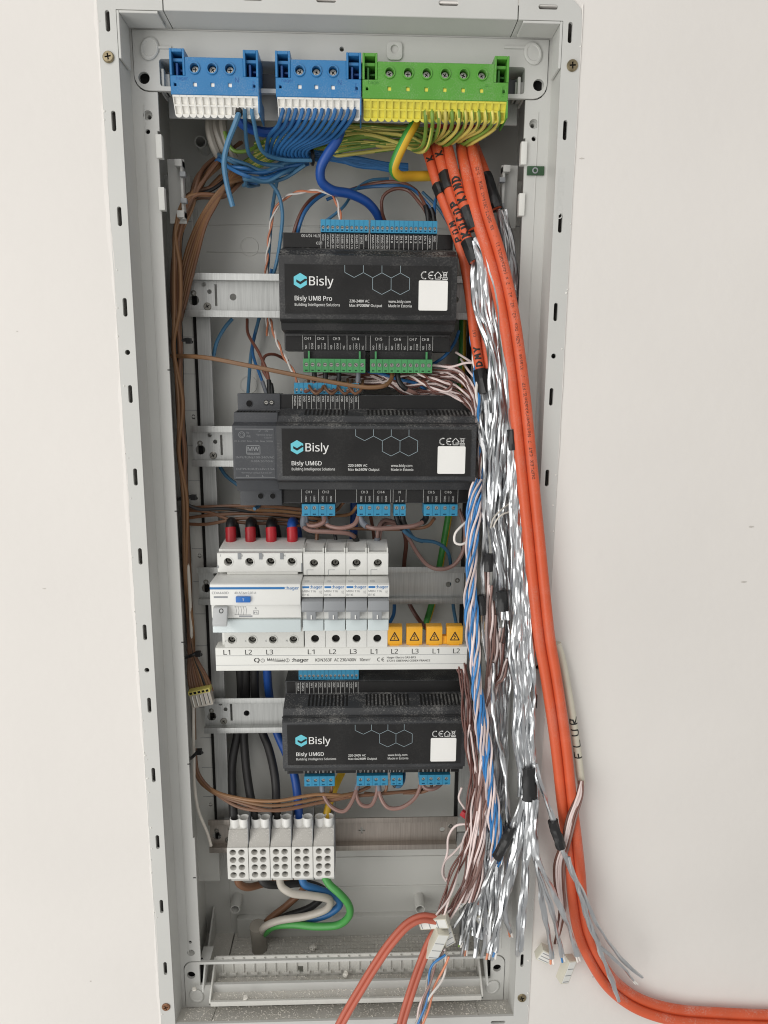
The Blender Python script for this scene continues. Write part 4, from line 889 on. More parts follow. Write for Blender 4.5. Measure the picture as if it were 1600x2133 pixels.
wire('thick_earth_cable', 'thick green and yellow cable bending below the green block', [(868, 240, 34), (866, 252, 32), (846, 288, 28), (826, 330, 30), (820, 352, 34), (830, 366, 40), (858, 367, 52), (905, 366, 62), (960, 362, 78)], 3.9, 'w_thickgreen', cat='cable', n=12, stripe=['w_thickgreen', 'w_thickyellow'], phase=0)
wire('thick_blue_cable', 'thick blue cable snaking down from the blue block behind the top module', [(714, 246, 44), (712, 262, 40), (702, 292, 38), (682, 322, 40), (668, 350, 44), (670, 378, 50), (692, 396, 56), (730, 404, 64), (768, 424, 72), (790, 456, 80), (796, 500, 90), (770, 620, 94), (742, 740, 94), (735, 820, 94), (736, 960, 94), (738, 1060, 94), (736, 1130, 94)], 3.7, 'w_blue_thick', cat='cable', n=10)
m = M(); C = smooth_path([at(890, 252, 62), at(960, 254, 62), at(1010, 262, 70)]); tube(m, C, 7, 8, flat=.5); tag(put('red_sleeve', m, 'w_red', tuple(C[0])), 'dark red sleeve in the shade under the green block', 'sleeve')

# ---- grey conduits and brown wires on the left
G = 'grey cable sheaths rising behind the corner block'
for i, (xa, xb) in enumerate(((436, 452), (450, 470), (464, 482))):
    wire('grey_sheath', 'grey cable sheath rising behind the blue block by the corner', [(xa+6, 232, 70), (xa, 262, 64), (xb-8, 300, 64), (xb+6, 330, 70)], 3.4, 'w_greyjacket', G, cat='cable')
G = 'brown wires bundled down the cabinet side'
ends = [(500, 296), (486, 306), (470, 318), (458, 322), (452, 330), (474, 330), (490, 352), (502, 368), (508, 372), (496, 370), (470, 360), (462, 366)]
for i in range(21):
    e = ends[i % 12]; k = random.uniform(0, 1); o1 = random.uniform(-9, 9); o2 = random.uniform(-7, 8); d = random.uniform(-10, 10)
    mt = 'w_black' if i in (6, 13) else random.choice(['w_brown', 'w_brown', 'w_tan', 'w_brown'])
    lab = 'black wire running down among the brown side bundle' if i in (6, 13) else 'brown wire in the side bundle sweeping down along the cabinet edge'
    P = [(e[0]+random.uniform(-4, 4), e[1], 72), (e[0]-34-10*k, e[1]+28+14*k, 66+d*.5), (398+o1*1.3, 402+22*k, 62+d), (372+o1, 470+20*k, 62+d), (366+o2*1.4, 560, 62+d), (366+o2*1.4, 640, 62+d), (369+o1*1.1, 720, 62+d), (374+o2, 840, 62+d), (379+o1, 940, 62+d), (384+o2*.8, 1040, 64+d)]
    if i < 9:
        q = 6.2*(i-4); P += [(388+o1*.6, 1180, 76+d), (394+o2*.6, 1290, 74), (400+q*.25, 1364, 66), (412+q*.75, 1410, 60), (420+q*.9, 1440, 58)]
    else: P += [(392+o1*.6, 1200, 78+d), (398+o2*.5, 1300, 80+d), (404, 1380, 82), (404, 1470, 80), (406, 1540, 78)]
    wire('black_wire' if mt == 'w_black' else 'brown_wire', lab, P, 1.5, mt, 'black wires in the side bundle' if mt == 'w_black' else G)
for i in range(6):                                  # strands that loop further out before joining the bundle
    y = 372+6*i; wire('brown_wire', 'brown wire swinging wide above the first rail before joining the bundle', [(508-4*i, 372-6*i, 66), (470-3*i, y+14, 58), (430, y+62, 58), (396+3*i, y+130, 64), (376+3*i, y+210, 70), (368, 720, 74), (372, 900, 76)], 1.5, random.choice(['w_brown', 'w_tan']), 'brown wires swinging wide above the first rail')
wire('white_wire', 'thin white wire along the brown side bundle ending below the lever connector', [(372, 500, 84), (374, 740, 78), (377, 880, 72), (380, 1040, 68), (392, 1180, 68), (398, 1300, 70), (402, 1420, 70), (404, 1560, 66), (406, 1640, 62), (414, 1690, 60), (432, 1735, 60), (440, 1762, 60)], 1.4, 'w_offwhite')
wire('tan_wire', 'single tan wire crossing in front from the side bundle to a green connector', [(358, 742, 60), (385, 742, 48), (430, 745, 40), (520, 762, 34), (640, 786, 32), (720, 801, 32), (772, 807, 32), (802, 803, 34), (815, 790, 40), (817, 772, 46)], 1.75, 'w_tan', extra=())
for y, P in ((700, ((366, 712), (392, 710))), (1035, ((374, 1042), (402, 1036))), (1365, ((388, 1372), (412, 1362))), (1572, ((398, 1582), (414, 1566)))):
    (xa, ya), (xb, yb) = P
    C = smooth_path([at(xa-6, ya-2, 78), at(xa, ya-3, 62), at((xa+xb)/2, (ya+yb)/2-2, 56), at(xb, yb-3, 60), at(xb+3, yb, 70), at(xb+7, yb+2, 76)], 1)
    m = M(); tube(m, C, 1.5, 6)
    c = at(xb, yb, 58); m.box(c.x-1.8, c.x+2.6, c.y-2, c.y+2.5, c.z-2.2, c.z+2.2)
    tag(put('cable_tie', m, 'tie_black', tuple(C[0])), {700: 'black cable tie on the brown bundle below the first rail', 1035: 'black cable tie on the brown bundle below the second rail', 1365: 'black cable tie on the brown bundle beside the busbar end', 1572: 'black cable tie on the brown bundle below the lever connector'}[y], 'cable tie', 'black cable ties')

# ---- wires above and around the top module
wire('blue_wire', 'blue wire arching low behind the left end of the top module', [(690, 396, 80), (660, 414, 78), (636, 440, 72), (624, 470, 70), (618, 500, 80)], 1.5, 'w_blue')
wire('black_wire', 'dark wire arching beside the blue one above the top module', [(680, 400, 82), (652, 412, 80), (630, 438, 74), (616, 472, 72), (608, 505, 80)], 1.5, 'w_darkbrown')
wire('brown_wire', 'brown wire arching over to the first black ferrule', [(720, 398, 84), (770, 384, 80), (830, 379, 72), (866, 396, 64), (884, 424, 56), (891, 446, 52), (893, 466, 52)], 1.35, 'w_darkbrown', extra=(('ferrule', .88, 1, 1.6, BLK),))
wire('brown_wire', 'brown wire in a round loop above the top module', [(806, 470, 78), (796, 440, 72), (798, 410, 68), (820, 394, 66), (848, 396, 64), (872, 420, 58), (888, 444, 54), (892, 466, 53)], 1.35, 'w_darkbrown')
wire('blue_wire', 'light blue wire arching over to the second black ferrule', [(680, 416, 84), (730, 396, 82), (800, 387, 76), (856, 392, 66), (884, 418, 58), (900, 440, 54), (905, 466, 52)], 1.35, 'w_blue', extra=(('ferrule', .9, 1, 1.6, BLK),))
wire('blue_wire', 'dark blue wire curling into the second black ferrule from the orange cables', [(928, 396, 70), (914, 404, 62), (906, 424, 56), (905, 462, 53)], 1.35, 'w_blue')
wire('blue_wire', 'blue wire slanting behind the orange cables to the module corner', [(880, 400, 84), (910, 430, 80), (936, 470, 78), (952, 520, 84)], 1.3, 'w_steelblue')
wire('blue_wire', 'blue wire running out to the ethernet end of the module', [(810, 372, 86), (770, 376, 84), (740, 396, 80), (716, 430, 70), (690, 452, 64), (672, 464, 60)], 1.2, 'w_steelblue')
def pair(label, P, r, ma, mb, pitch=9, group=None, name='twisted_pair', loose=1.0):
    C = smooth_path(pts3(P), 1.1); F = frames(C); loc = tuple(C[0]); s = 0; A, B = [], []
    ph = random.uniform(0, 6)
    for i, (c, (t, a, b)) in enumerate(zip(C, F)):
        if i: s += (C[i]-C[i-1]).length
        g = ph+2*math.pi*s/pitch; d = (a*math.cos(g)+b*math.sin(g))*(r*1.02*loose); A.append(c+d); B.append(c-d)
    t_ = thing(name, label, 'wire pair', loc, group)
    for nm, D, mt in (('core', A, ma), ('core', B, mb)):
        m = M(); tube(m, D, r, 6); m.move((-loc[0], -loc[1], -loc[2])); obj(nm, mesh(nm, m, mt, recalc=False), t_)
    return t_
pair('orange and white twisted pair looping over to the first blue connector', [(558, 700, 88), (554, 600, 90), (558, 520, 88), (572, 440, 82), (600, 408, 76), (650, 398, 70), (690, 404, 64), (704, 428, 60), (708, 446, 56), (710, 464, 54)], .85, 'w_pairorange', 'w_white', 26)
pair('orange and white twisted pair slanting down to the second module connector', [(562, 664, 84), (575, 705, 70), (592, 742, 60), (612, 776, 56), (624, 806, 54)], .85, 'w_pairorange', 'w_white', 26)
# feeds of the power supply
for P, mt, g in (([(515, 664, 88), (516, 692, 84), (540, 736, 66), (558, 780, 56), (562, 822, 50)], 'w_darkbrown', BLK), ([(600, 752, 84), (570, 738, 74), (552, 742, 68), (548, 770, 60), (564, 800, 54), (567, 822, 50)], 'w_darkbrown', BLK)):
    wire('brown_wire', 'brown wire dropping into the power supply top' if P[0][0] == 515 else 'brown wire looping over into the power supply top', P, 1.3, mt, extra=(('ferrule', .86, 1, 1.5, g),))
wire('blue_wire', 'blue wire curving from behind the first rail to the upright strip', [(484, 664, 90), (470, 680, 88), (452, 712, 86), (444, 745, 86)], 1.6, 'w_steelblue')
wire('blue_wire', 'blue wire curving behind the power supply at the second rail', [(458, 972, 88), (470, 990, 88), (492, 1008, 86), (540, 1050, 70), (530, 1060, 60)], 1.6, 'w_steelblue')

# ---- tangle between the first and second module
G = 'brown and white pairs between the black modules'
for i in range(14):
    y = 762+5.5*i
    pair('brown and white twisted pair crossing between the upper two black modules', jit([(660+14*(i % 6), 784+random.uniform(-8, 20), 72), (780, 792+random.uniform(-14, 18), 60), (850, 772+4*i+random.uniform(-8, 8), 56), (905, 766+4.6*i+random.uniform(-8, 8), 50), (950, 770+4.6*i+random.uniform(-6, 6), 44), (985, 800+4.6*i, 34), (1000, 860+4*i, 24), (1000+2*i, 930, 22), (1000+2.4*i, 1010, 24)], 4), .8, 'w_pairbrown', 'w_pinkwhite', random.uniform(28, 55), G, loose=1.2)
pair('brown and white pair in a loose loop by the second module', [(872, 776, 48), (900, 790, 40), (940, 800, 36), (935, 812, 34), (905, 812, 36), (880, 796, 44), (850, 784, 52)], .95, 'w_pairbrown', 'w_pinkwhite', 24)
wire('white_wire', 'white wire loop touching the blue and white rope', [(985, 1076, 20), (968, 1090, 14), (948, 1112, 10), (948, 1130, 10), (962, 1134, 10), (980, 1122, 12), (992, 1106, 14)], 1.0, 'w_white')
for i, P in enumerate(([(950, 734, 60), (966, 744, 52), (985, 756, 44), (998, 764, 36)], [(902, 760, 52), (940, 764, 46), (970, 756, 42), (996, 756, 36)], [(960, 748, 60), (976, 772, 40), (990, 790, 34), (1000, 830, 26)])):
    wire('white_wire', ['thin white wire leaving the end of the top module', 'thin white wire leaving the last green connector', 'thin white wire dropping past the end of the top module'][i], P, .95, 'w_pinkwhite')
wire('blue_wire', 'blue wire bending round the end of the top module', [(956, 690, 70), (946, 716, 62), (926, 742, 56), (900, 760, 60)], 1.3, 'w_blue')
wire('blue_wire', 'blue wire crossing below the green connectors', [(735, 778, 66), (790, 778, 58), (830, 790, 56), (870, 800, 54), (900, 826, 62)], 1.4, 'w_blue')
G = 'black ferrule leads under the green connectors'
for px, mt in ((655, 'w_darkbrown'), (678, 'w_darkbrown'), (706, 'w_darkbrown'), (746, 'w_mauve')):
    wire('brown_wire', 'brown lead with a ferrule dropping from a green connector', [(px, 772, 46), (px, 788, 46), (px-4, 806, 48), (px-18, 816, 46), (px-30, 806, 52)], 1.35, mt, G, extra=(('ferrule', 0, .3, 1.5, GRY if px == 746 else BLK),))
wire('mauve_wire', 'mauve wire curving from the second green connector', [(829, 772, 46), (830, 792, 44), (842, 808, 44), (866, 820, 50), (876, 832, 60)], 1.6, 'w_mauve', extra=(('ferrule', 0, .4, 1.4, BLK),))
G = 'short brown jumpers hanging over the second module connector'
for px in (660, 692, 720, 742):
    wire('brown_wire', 'short brown jumper hanging over the second module blue connector', [(px-18, 790, 56), (px-14, 808, 44), (px-2, 820, 41), (px+10, 812, 43), (px+14, 792, 54)], 1.25, 'w_brown', G)
wire('earth_wire', 'green and yellow cable falling past the end of the modules', [(965, 640, 90), (962, 760, 90), (955, 860, 92), (945, 1010, 92), (934, 1080, 92), (920, 1160, 92), (905, 1240, 92), (885, 1310, 92)], 3.4, 'w_green', cat='cable', n=12, stripe=['w_thickgreen', 'w_thickyellow'], phase=0)

# ---- between the second module and the breakers
G = 'brown wires crossing from the bundle under the second module'
for i, (ya, yb) in enumerate(((1056, 1062), (1060, 1070), (1074, 1078), (1092, 1088), (1066, 1096))):
    xe = (716, 745, 700, 680, 905)[i]
    wire('brown_wire', 'brown wire crossing from the side bundle under the second module', [(384, ya+random.uniform(-8, 8), 76), (430, ya, 72), (500, yb-8, 70), (580, yb-6, 68), (640, yb, 66), (xe-20, yb+2, 62), (xe, yb-16, 50)], 1.5, random.choice(['w_brown', 'w_tan']), G)
wire('black_wire', 'black wire curving out of the side bundle under the second rail', [(380, 1036, 60), (390, 1050, 58), (412, 1060, 60), (470, 1060, 66), (560, 1072, 70), (650, 1084, 66), (690, 1100, 60), (699, 1120, 54), (699, 1142, 52)], 1.5, 'w_black')
for nm, P, mt in (('mauve jumper swinging low between first and second ferrule pairs', [(636, 1070, 46), (637, 1090, 44), (650, 1096, 40), (674, 1088, 40), (676, 1072, 46)], 'w_mauve'), ('mauve jumper from the second grey ferrule to the third connector', [(676, 1072, 46), (680, 1092, 42), (706, 1100, 38), (738, 1092, 40), (749, 1070, 46)], 'w_mauve'), ('long mauve jumper from the third connector to the last', [(748, 1070, 46), (756, 1090, 42), (776, 1100, 36), (820, 1099, 36), (866, 1094, 38), (886, 1082, 44), (888, 1068, 46)], 'w_mauve'), ('mauve wire from the first ferrule down to the third breaker', [(634, 1072, 46), (632, 1094, 42), (642, 1104, 38), (690, 1108, 36), (728, 1112, 40), (742, 1124, 48), (743, 1142, 50)], 'w_mauve')):
    wire('mauve_wire', nm, P, 1.9, mt, extra=(('ferrule', 0, .16, 1.45, GRY),)+((('ferrule', .86, 1, 1.45, BLK),) if 'long' in nm or 'breaker' in nm else ()))
for nm, P, mt in (('brown wire dropping into the first single-pole breaker', [(668, 1082, 60), (662, 1096, 58), (660, 1120, 54), (658, 1142, 52)], 'w_brown'), ('mauve pair bent over into the last single-pole breaker', [(826, 1088, 60), (800, 1084, 56), (790, 1096, 52), (786, 1120, 50), (785, 1142, 52)], 'w_mauve'), ('second mauve wire bent over into the last breaker', [(830, 1094, 62), (806, 1090, 60), (794, 1104, 54), (788, 1142, 53)], 'w_mauve')):
    wire('brown_wire', nm, P, 1.7, mt, extra=(('ferrule', .8, 1, 1.4, GRY),) if 'mauve' in nm else ())
wire('mauve_wire', 'mauve wire in a wide loop over the bare part of the breaker rail', [(826, 1088, 62), (846, 1112, 60), (868, 1150, 58), (892, 1178, 56), (916, 1186, 54), (944, 1178, 56), (964, 1150, 58), (968, 1100, 62), (956, 1060, 66)], 1.8, 'w_mauve')
wire('brown_wire', 'brown wire falling behind the breaker rail', [(838, 1092, 84), (846, 1130, 88), (842, 1180, 92), (850, 1250, 92), (872, 1290, 88), (888, 1308, 70)], 2.0, 'w_darkbrown')
for i, P in enumerate(([(826, 1066, 50), (828, 1084, 48), (842, 1106, 50), (870, 1124, 60), (908, 1130, 70), (932, 1148, 80), (940, 1190, 92), (944, 1260, 92), (952, 1308, 90)], [(838, 1066, 50), (840, 1084, 48), (850, 1104, 54), (864, 1122, 66), (880, 1128, 74)])):
    wire('blue_wire', ['blue wire from the first N terminal curving down behind the rail', 'short blue wire from the second N terminal'][i], P, 1.7, 'w_steelblue', extra=(('ferrule', 0, .1 if i == 0 else .3, 1.4, BLK),))
wire('blue_wire', 'blue wire behind the breaker rail near the yellow caps', [(822, 1254, 92), (820, 1280, 90), (808, 1304, 84)], 1.7, 'w_blue')
wire('mauve_wire', 'mauve wire passing behind the last breaker', [(772, 1074, 82), (778, 1110, 88), (782, 1150, 92)], 1.6, 'w_darkbrown')
G = 'black feed cables with red sleeves above the four-pole device'
for i, (px, mt) in enumerate(((481, 'w_black'), (522, 'w_black'), (565, 'w_black'), (609, 'w_blue_thick'))):
    wire('feed_cable', 'blue feed cable with red sleeve entering the four-pole device' if i == 3 else ORD[i]+' black feed cable with red sleeve from the wire bundle, entering the four-pole device', [(px+14, 1180, 92), (px+13, 1130, 86), (px+8, 1096, 74), (px+1, 1086, 62), (px-1, 1094, 53), (px, 1112, 50), (px, 1142, 50)], 4.0, mt, None if i == 3 else G, cat='cable', n=12, extra=(('red_sleeve', .83, 1, 1.15, 'w_red'),))

# ---- below the busbar: feeds to the distribution blocks
for i, P in enumerate(([(500, 1390, 80), (502, 1450, 90), (496, 1520, 90), (484, 1590, 78), (484, 1650, 60), (486, 1690, 52), (489, 1728, 48)], [(512, 1390, 80), (512, 1450, 90), (508, 1520, 90), (512, 1590, 76), (520, 1650, 60), (528, 1690, 52), (532, 1728, 48)], [(530, 1390, 80), (532, 1450, 90), (545, 1520, 90), (560, 1560, 80), (573, 1620, 64), (576, 1680, 54), (578, 1726, 48)])):
    wire('black_cable', ['black cable dropping to the first distribution block', 'black cable dropping to the second distribution block', 'black cable dropping to the third distribution block'][i], P, 4.0, 'w_blackdull', 'black cables down to the blocks', cat='cable', n=12)
wire('thick_blue_cable', 'thick blue cable dropping from the breakers to a distribution block', [(556, 1390, 80), (560, 1440, 88), (575, 1520, 90), (596, 1570, 80), (612, 1610, 66), (620, 1660, 56), (624, 1724, 48)], 4.0, 'w_blue_thick', cat='cable', n=12)
wire('thick_yellow_cable', 'thick yellow cable dropping from the lowest module to the last block', [(740, 1560, 88), (712, 1610, 78), (694, 1650, 64), (682, 1690, 54), (675, 1724, 48)], 3.6, 'w_thickyellow', cat='cable', n=12)
G = 'brown wires sweeping across below the lowest module'
for i in range(4):
    wire('brown_wire', 'brown wire sweeping from the side bundle under the lowest module', jit([(406, 1560, 70), (412, 1620-4*i, 64), (440, 1648-2*i, 54), (500, 1672-8*(i % 3)+3*i, 44), (570, 1688-9*(i % 3), 40), (660, 1674-9*(i % 3), 42), (740, 1658-7*(i % 2), 44), ((770, 1640, 50) if i % 2 else (880, 1645, 50))], 1.5), 1.5, random.choice(['w_brown', 'w_tan']), G)
for nm, P in (('mauve jumper below the lowest module, closest to the yellow cable', [(671, 1628, 48), (672, 1650, 44), (690, 1680, 38), (716, 1690, 36), (732, 1672, 38), (744, 1640, 44), (748, 1626, 48)]), ('mauve jumper below the lowest module, middle loop', [(748, 1626, 48), (742, 1652, 42), (752, 1676, 38), (772, 1678, 38), (784, 1656, 42), (787, 1626, 48)]), ('mauve jumper below the lowest module, widest loop', [(788, 1626, 48), (792, 1658, 42), (808, 1682, 38), (836, 1682, 38), (866, 1660, 42), (879, 1626, 48)]), ('mauve jumper below the last blue connector', [(879, 1624, 48), (884, 1640, 44), (900, 1644, 42), (918, 1634, 46), (924, 1622, 50)])):
    wire('mauve_wire', nm, P, 1.8, 'w_mauve', extra=(('ferrule', 0, .12, 1.4, GRY),))
for i, P in enumerate(([(691, 1624, 48), (690, 1650, 46), (676, 1662, 50), (640, 1660, 56)], [(806, 1624, 48), (804, 1646, 46), (790, 1654, 52), (760, 1652, 60)], [(900, 1622, 50), (898, 1640, 46), (880, 1650, 46), (840, 1652, 52)])):
    wire('brown_wire', ['brown wire curling up to the first lower connector', 'brown wire curling up to the middle lower connector', 'brown wire curling up to the last lower connector'][i], P, 1.4, 'w_brown')
wire('teal_wire', 'short dark teal loop at the N terminals of the lowest module', [(820, 1622, 48), (822, 1636, 44), (832, 1638, 44), (840, 1628, 48), (842, 1606, 60)], 1.6, 'w_steelblue', extra=(('ferrule', 0, .25, 1.3, BLK),))
# cores below the distribution blocks, gathered in the grey sheath
for nm, lab, P, mt in (('brown_core', 'brown core bending back under the first distribution block', [(494, 1826, 50), (498, 1840, 50), (516, 1848, 56), (560, 1838, 74), (620, 1832, 84), (632, 1850, 88), (600, 1884, 88), (560, 1916, 88), (545, 1935, 88)], 'w_brown'),
                   ('black_core', 'dark grey core bending under the second distribution block', [(541, 1826, 50), (552, 1840, 48), (580, 1844, 56), (640, 1840, 72), (676, 1858, 80), (650, 1888, 82), (590, 1912, 82), (550, 1936, 84)], 'w_blackdull'),
                   ('white_core', 'grey white core in a wide bend below the third block', [(582, 1826, 48), (586, 1846, 44), (606, 1860, 40), (650, 1866, 42), (686, 1874, 46), (682, 1892, 52), (640, 1908, 58), (580, 1918, 64), (552, 1930, 70), (543, 1945, 80)], 'w_grey'),
                   ('blue_core', 'blue core in a bend below the fourth block', [(628, 1826, 48), (634, 1842, 46), (660, 1852, 50), (700, 1868, 54), (708, 1884, 58), (680, 1906, 62), (630, 1918, 66), (570, 1930, 72), (550, 1946, 80)], 'w_blue'),
                   ('green_core', 'green core in the widest bend below the last block', [(675, 1824, 46), (686, 1842, 42), (708, 1862, 38), (726, 1884, 38), (728, 1906, 42), (706, 1926, 48), (660, 1930, 54), (610, 1926, 62), (570, 1930, 70), (550, 1946, 80)], 'w_greentrue')):
    wire(nm, lab, P, 3.5, mt, 'thick cores from the grey sheath', cat='cable', n=12)
wire('grey_sheath', 'wide grey cable sheath standing up through the cabinet floor', [(536, 1928, 78), (538, 1946, 80), (540, 1966, 82), (541, 1985, 84)], 7.8, 'w_greyjacket', cat='cable', n=16)
# lever connector on the brown bundle
a, b = at(396, 1452, 54), at(443, 1443, 54); t = thing('lever_connector', 'clear wire connector with yellow top on the brown bundle', 'connector', tuple((a+b)/2)); t.rotation_euler = (0, -.20, 0)
m = M(); m.box(-9.6, 9.6, -4, 4, -9.5, 3.0); part('clear_housing', m, 'lever_clear', t, .6)
m = M(); m.box(-9.8, 9.8, -4.3, 4.3, 3.0, 6.6); part('yellow_top', m, 'lever_yellow', t, .4)
for i in range(5):
    m = M(); m.box(-8.6+3.7*i, -6.2+3.7*i, -4.5, -4.1, 3.8, 5.8); part('wire_port', m, 'dark_hole', t)
    m = M(); m.lathe([(1.1,-8),(1.1,2)], (-7.4+3.7*i, -3.4, 0), axis='z', n=8); part('clamp_spring', m, 'steel', t)

# ================================================================== orange data cables and their print
HAND = {'K': [[(0,0),(.05,1)], [(.7,1),(.05,.45),(.75,0)]], 'I': [[(.3,0),(.3,.72)], [(.28,.95),(.34,1)]], 'N': [[(0,0),(.05,1),(.6,.1),(.7,1)]], 'D': [[(0,0),(.05,1),(.55,.85),(.75,.5),(.5,.1),(0,0)]],
        'F': [[(0,0),(.05,1),(.65,1)], [(.02,.5),(.5,.52)]], 'L': [[(.05,1),(0,.02),(.65,0)]], 'U': [[(0,.95),(.05,.2),(.35,0),(.62,.2),(.68,.95)]], 'R': [[(0,0),(.05,1),(.55,.9),(.5,.55),(.05,.45),(.7,0)]],
        'C': [[(.65,.85),(.3,.95),(.02,.5),(.25,.05),(.65,.15)]], 'P': [[(0,0),(.05,1),(.55,.95),(.6,.6),(.05,.45)]], 'u': [[(0,.7),(.05,.1),(.35,0),(.55,.2),(.6,.7)], [(.15,.95),(.2,1)], [(.45,.95),(.5,1)]], 'M': [[(0,0),(.1,1),(.4,.4),(.65,1),(.75,0)]], 'Y': [[(0,1),(.35,.5),(.7,1)], [(.35,.5),(.3,0)]]}
def surface_map(C, r):
    L = [0]
    for i in range(1, len(C)): L.append(L[-1]+(C[i]-C[i-1]).length)
    def at_s(s):
        s = max(0, min(L[-1]-.001, s)); i = 0; lo, hi = 0, len(L)-2
        while lo < hi:
            mid = (lo+hi+1)//2
            if L[mid] <= s: lo = mid
            else: hi = mid-1
        i = lo; f = (s-L[i])/max(L[i+1]-L[i], 1e-6); c = C[i].lerp(C[i+1], f); t = (C[min(i+2, len(C)-1)]-C[max(i-1, 0)]).normalized(); return c, t
    def mp(s, v, d, lift=.1, roll=0.):
        c, t = at_s(s); u = t*d; n = (CAM-c).normalized(); n = (n-u*n.dot(u)).normalized(); w_ = n.cross(u); g = v/r+roll
        return c+(n*math.cos(g)+w_*math.sin(g))*(r+lift)
    return mp, L[-1]
def cable_print(C, r, s, s0, cap, d=-1, roll=0., mt='print_dark', fnt='DejaVuSansMono.woff2', sx=1.0):
    mp, L = surface_map(C, r); vs, fs = glyphs(s, fnt); k = cap/cap_height(fnt); m = M()
    m.add([mp(s0+d*x*k*sx, (y*k-cap/2), d, .08, roll) for x, y in vs], fs); return m
def hand(C, r, s, s0, h, adv, d=-1, wd=1.1, roll=0.):
    mp, L = surface_map(C, r); m = M(); x = 0
    for ch in s:
        for st in HAND[ch]:
            pts = []
            for (a, b), (c, e) in zip(st, st[1:]):
                for q in range(6): pts.append((a+(c-a)*q/6, b+(e-b)*q/6))
            pts.append(st[-1]); pts = [(x+a*adv*.95, (b-.5)*h) for a, b in pts]
            for (a, b), (c, e) in zip(pts, pts[1:]):
                l = math.hypot(c-a, e-b) or 1; nx, ny = -(e-b)/l*wd/2, (c-a)/l*wd/2; ex, ey = (c-a)/l*wd*.3, (e-b)/l*wd*.3
                m.add([mp(s0+d*(a+nx-ex), b+ny-ey, d, .14, roll), mp(s0+d*(a-nx-ex), b-ny-ey, d, .14, roll), mp(s0+d*(c-nx+ex), e-ny+ey, d, .14, roll), mp(s0+d*(c+nx+ex), e+ny+ey, d, .14, roll)], [(0,1,2,3)])
        x += adv*1.25
    return m
def tape_on(parent, loc, C, s0, s1, r, flat=1.0, name='black_tape'):
    L = 0; sub = []
    for i in range(len(C)):
        if i: L += (C[i]-C[i-1]).length
        if s0 <= L <= s1: sub.append(C[i])
    if len(sub) < 3: return
    ph = random.uniform(0, 6); m = M(); tube(m, smooth_path(sub, 1.5), r, 14, rfun=lambda i, k: 1+.06*math.sin(k*2.1+ph+i*.12)+.03*math.sin(k*.9+i*.35+ph), flat=flat)
    return put(name, m, 'tape', loc, parent, angle=28)
def sub_by_frac(C, f0, f1):
    return C[int(f0*(len(C)-1)):int(f1*(len(C)-1))+1]
def duplex(label, P, r, side, name='duplex_cable', mt='w_orange', webs=True):
    """two jackets moulded side by side; side = half distance between their centres, across the view"""
    C = smooth_path(pts3(P)); loc = tuple(C[0]); t = thing(name, label, 'cable', loc); A, B = [], []
    for i, c in enumerate(C):
        tt = (C[min(i+1, len(C)-1)]-C[max(i-1, 0)]).normalized(); n = (CAM-c).normalized(); w_ = tt.cross(n).normalized(); A.append(c+w_*side); B.append(c-w_*side)
    js = []
    for D in (A, B):
        m = M(); tube(m, D, r, 14); js.append(put('jacket', m, mt, loc, t))
    if webs: m = M(); tube(m, C, r*.45, 6, flat=.4); put('web', m, mt, loc, t)
    return t, loc, (A, B), js
MAIN = [(972, 296, 62), (974, 318, 48), (986, 372, 28), (1002, 443, 16), (1026, 519, 8), (1044, 587, 3), (1059, 661, -1), (1071, 742, -4), (1081, 820, -6), (1095, 956, -9), (1111, 1112, -11), (1121, 1210, -12), (1135, 1335, -13), (1147, 1405, -13), (1160, 1490, -14), (1171, 1575, -14), (1181, 1670, -14), (1190, 1740, -14), (1198, 1810, -13), (1204, 1880, -12), (1216, 1945, -11), (1240, 2000, -10), (1276, 2052, -9), (1328, 2090, -9), (1400, 2113, -9), (1500, 2122, -9), (1640, 2128, -9)]
t, loc, (A, B), js = duplex('long orange twin data cable running down past the frame and across the wall', MAIN, 4.3, 4.25)
LR, rr = (A, B) if A[40].x > B[40].x else (B, A), 4.3
Rj = LR[0]; Lj = LR[1]; jr = js[0] if Rj is A else js[1]
mp, LL = surface_map(Rj, rr)
def s_at_py(D, py):
    best, s, L = 1e9, 0, 0
    for i, c in enumerate(D):
        if i: L += (D[i]-D[i-1]).length
        d = c-CAM; v = 1066.5-FPX*d.dot(UP)/d.dot(FWD)
        if abs(v-py) < best: best, s = abs(v-py), L
    return s
m = M()
for s, py, ln in (('DUPLEX CAT 7 Netzwerkkabel', 998, 64), ('S/FTP  /  Klasse : LSZH: Dca -s2, d2, a1 / 2 x (4x2xAWG23/1)  /  EN 50575:2014+A1 2016 / D-25', 825, 176)):
    vs, fs = glyphs(s, 'DejaVuSansMono.woff2'); W_ = max(v[0] for v in vs); cap = 2.3
    m.merge(cable_print(Rj, rr, s, s_at_py(Rj, py), cap, -1, -.05, sx=ln/(W_*cap/cap_height('DejaVuSansMono.woff2'))))
put('cable_print', m, 'print_dark', loc, jr, 60)
def single(label, P, r, name='data_cable', mt='w_orange', group=None):
    C = smooth_path(pts3(P)); loc = tuple(C[0]); m = M(); tube(m, C, r, 14); o = put(name, m, mt, loc); tag(o, label, 'cable', group); return o, loc, C
o, loc, C = single('orange data cable marked KIND with tape where its foil starts', [(928, 296, 60), (934, 313, 48), (946, 362, 34), (959, 408, 26), (972, 440, 20), (986, 478, 16)], 4.1)
put('marker_writing', hand(C, 4.1, 'KIND', s_at_py(C, 422), 7.0, 4.7, wd=1.6), 'print_dark', loc, o, 60); tape_on(o, loc, C, s_at_py(C, 437), s_at_py(C, 480), 4.7)
o2, loc2, C2 = single('orange data cable beside the KIND one with two tape bands', [(904, 296, 62), (912, 313, 50), (926, 362, 40), (941, 412, 32), (956, 450, 26), (970, 490, 20), (990, 545, 14)], 4.1)
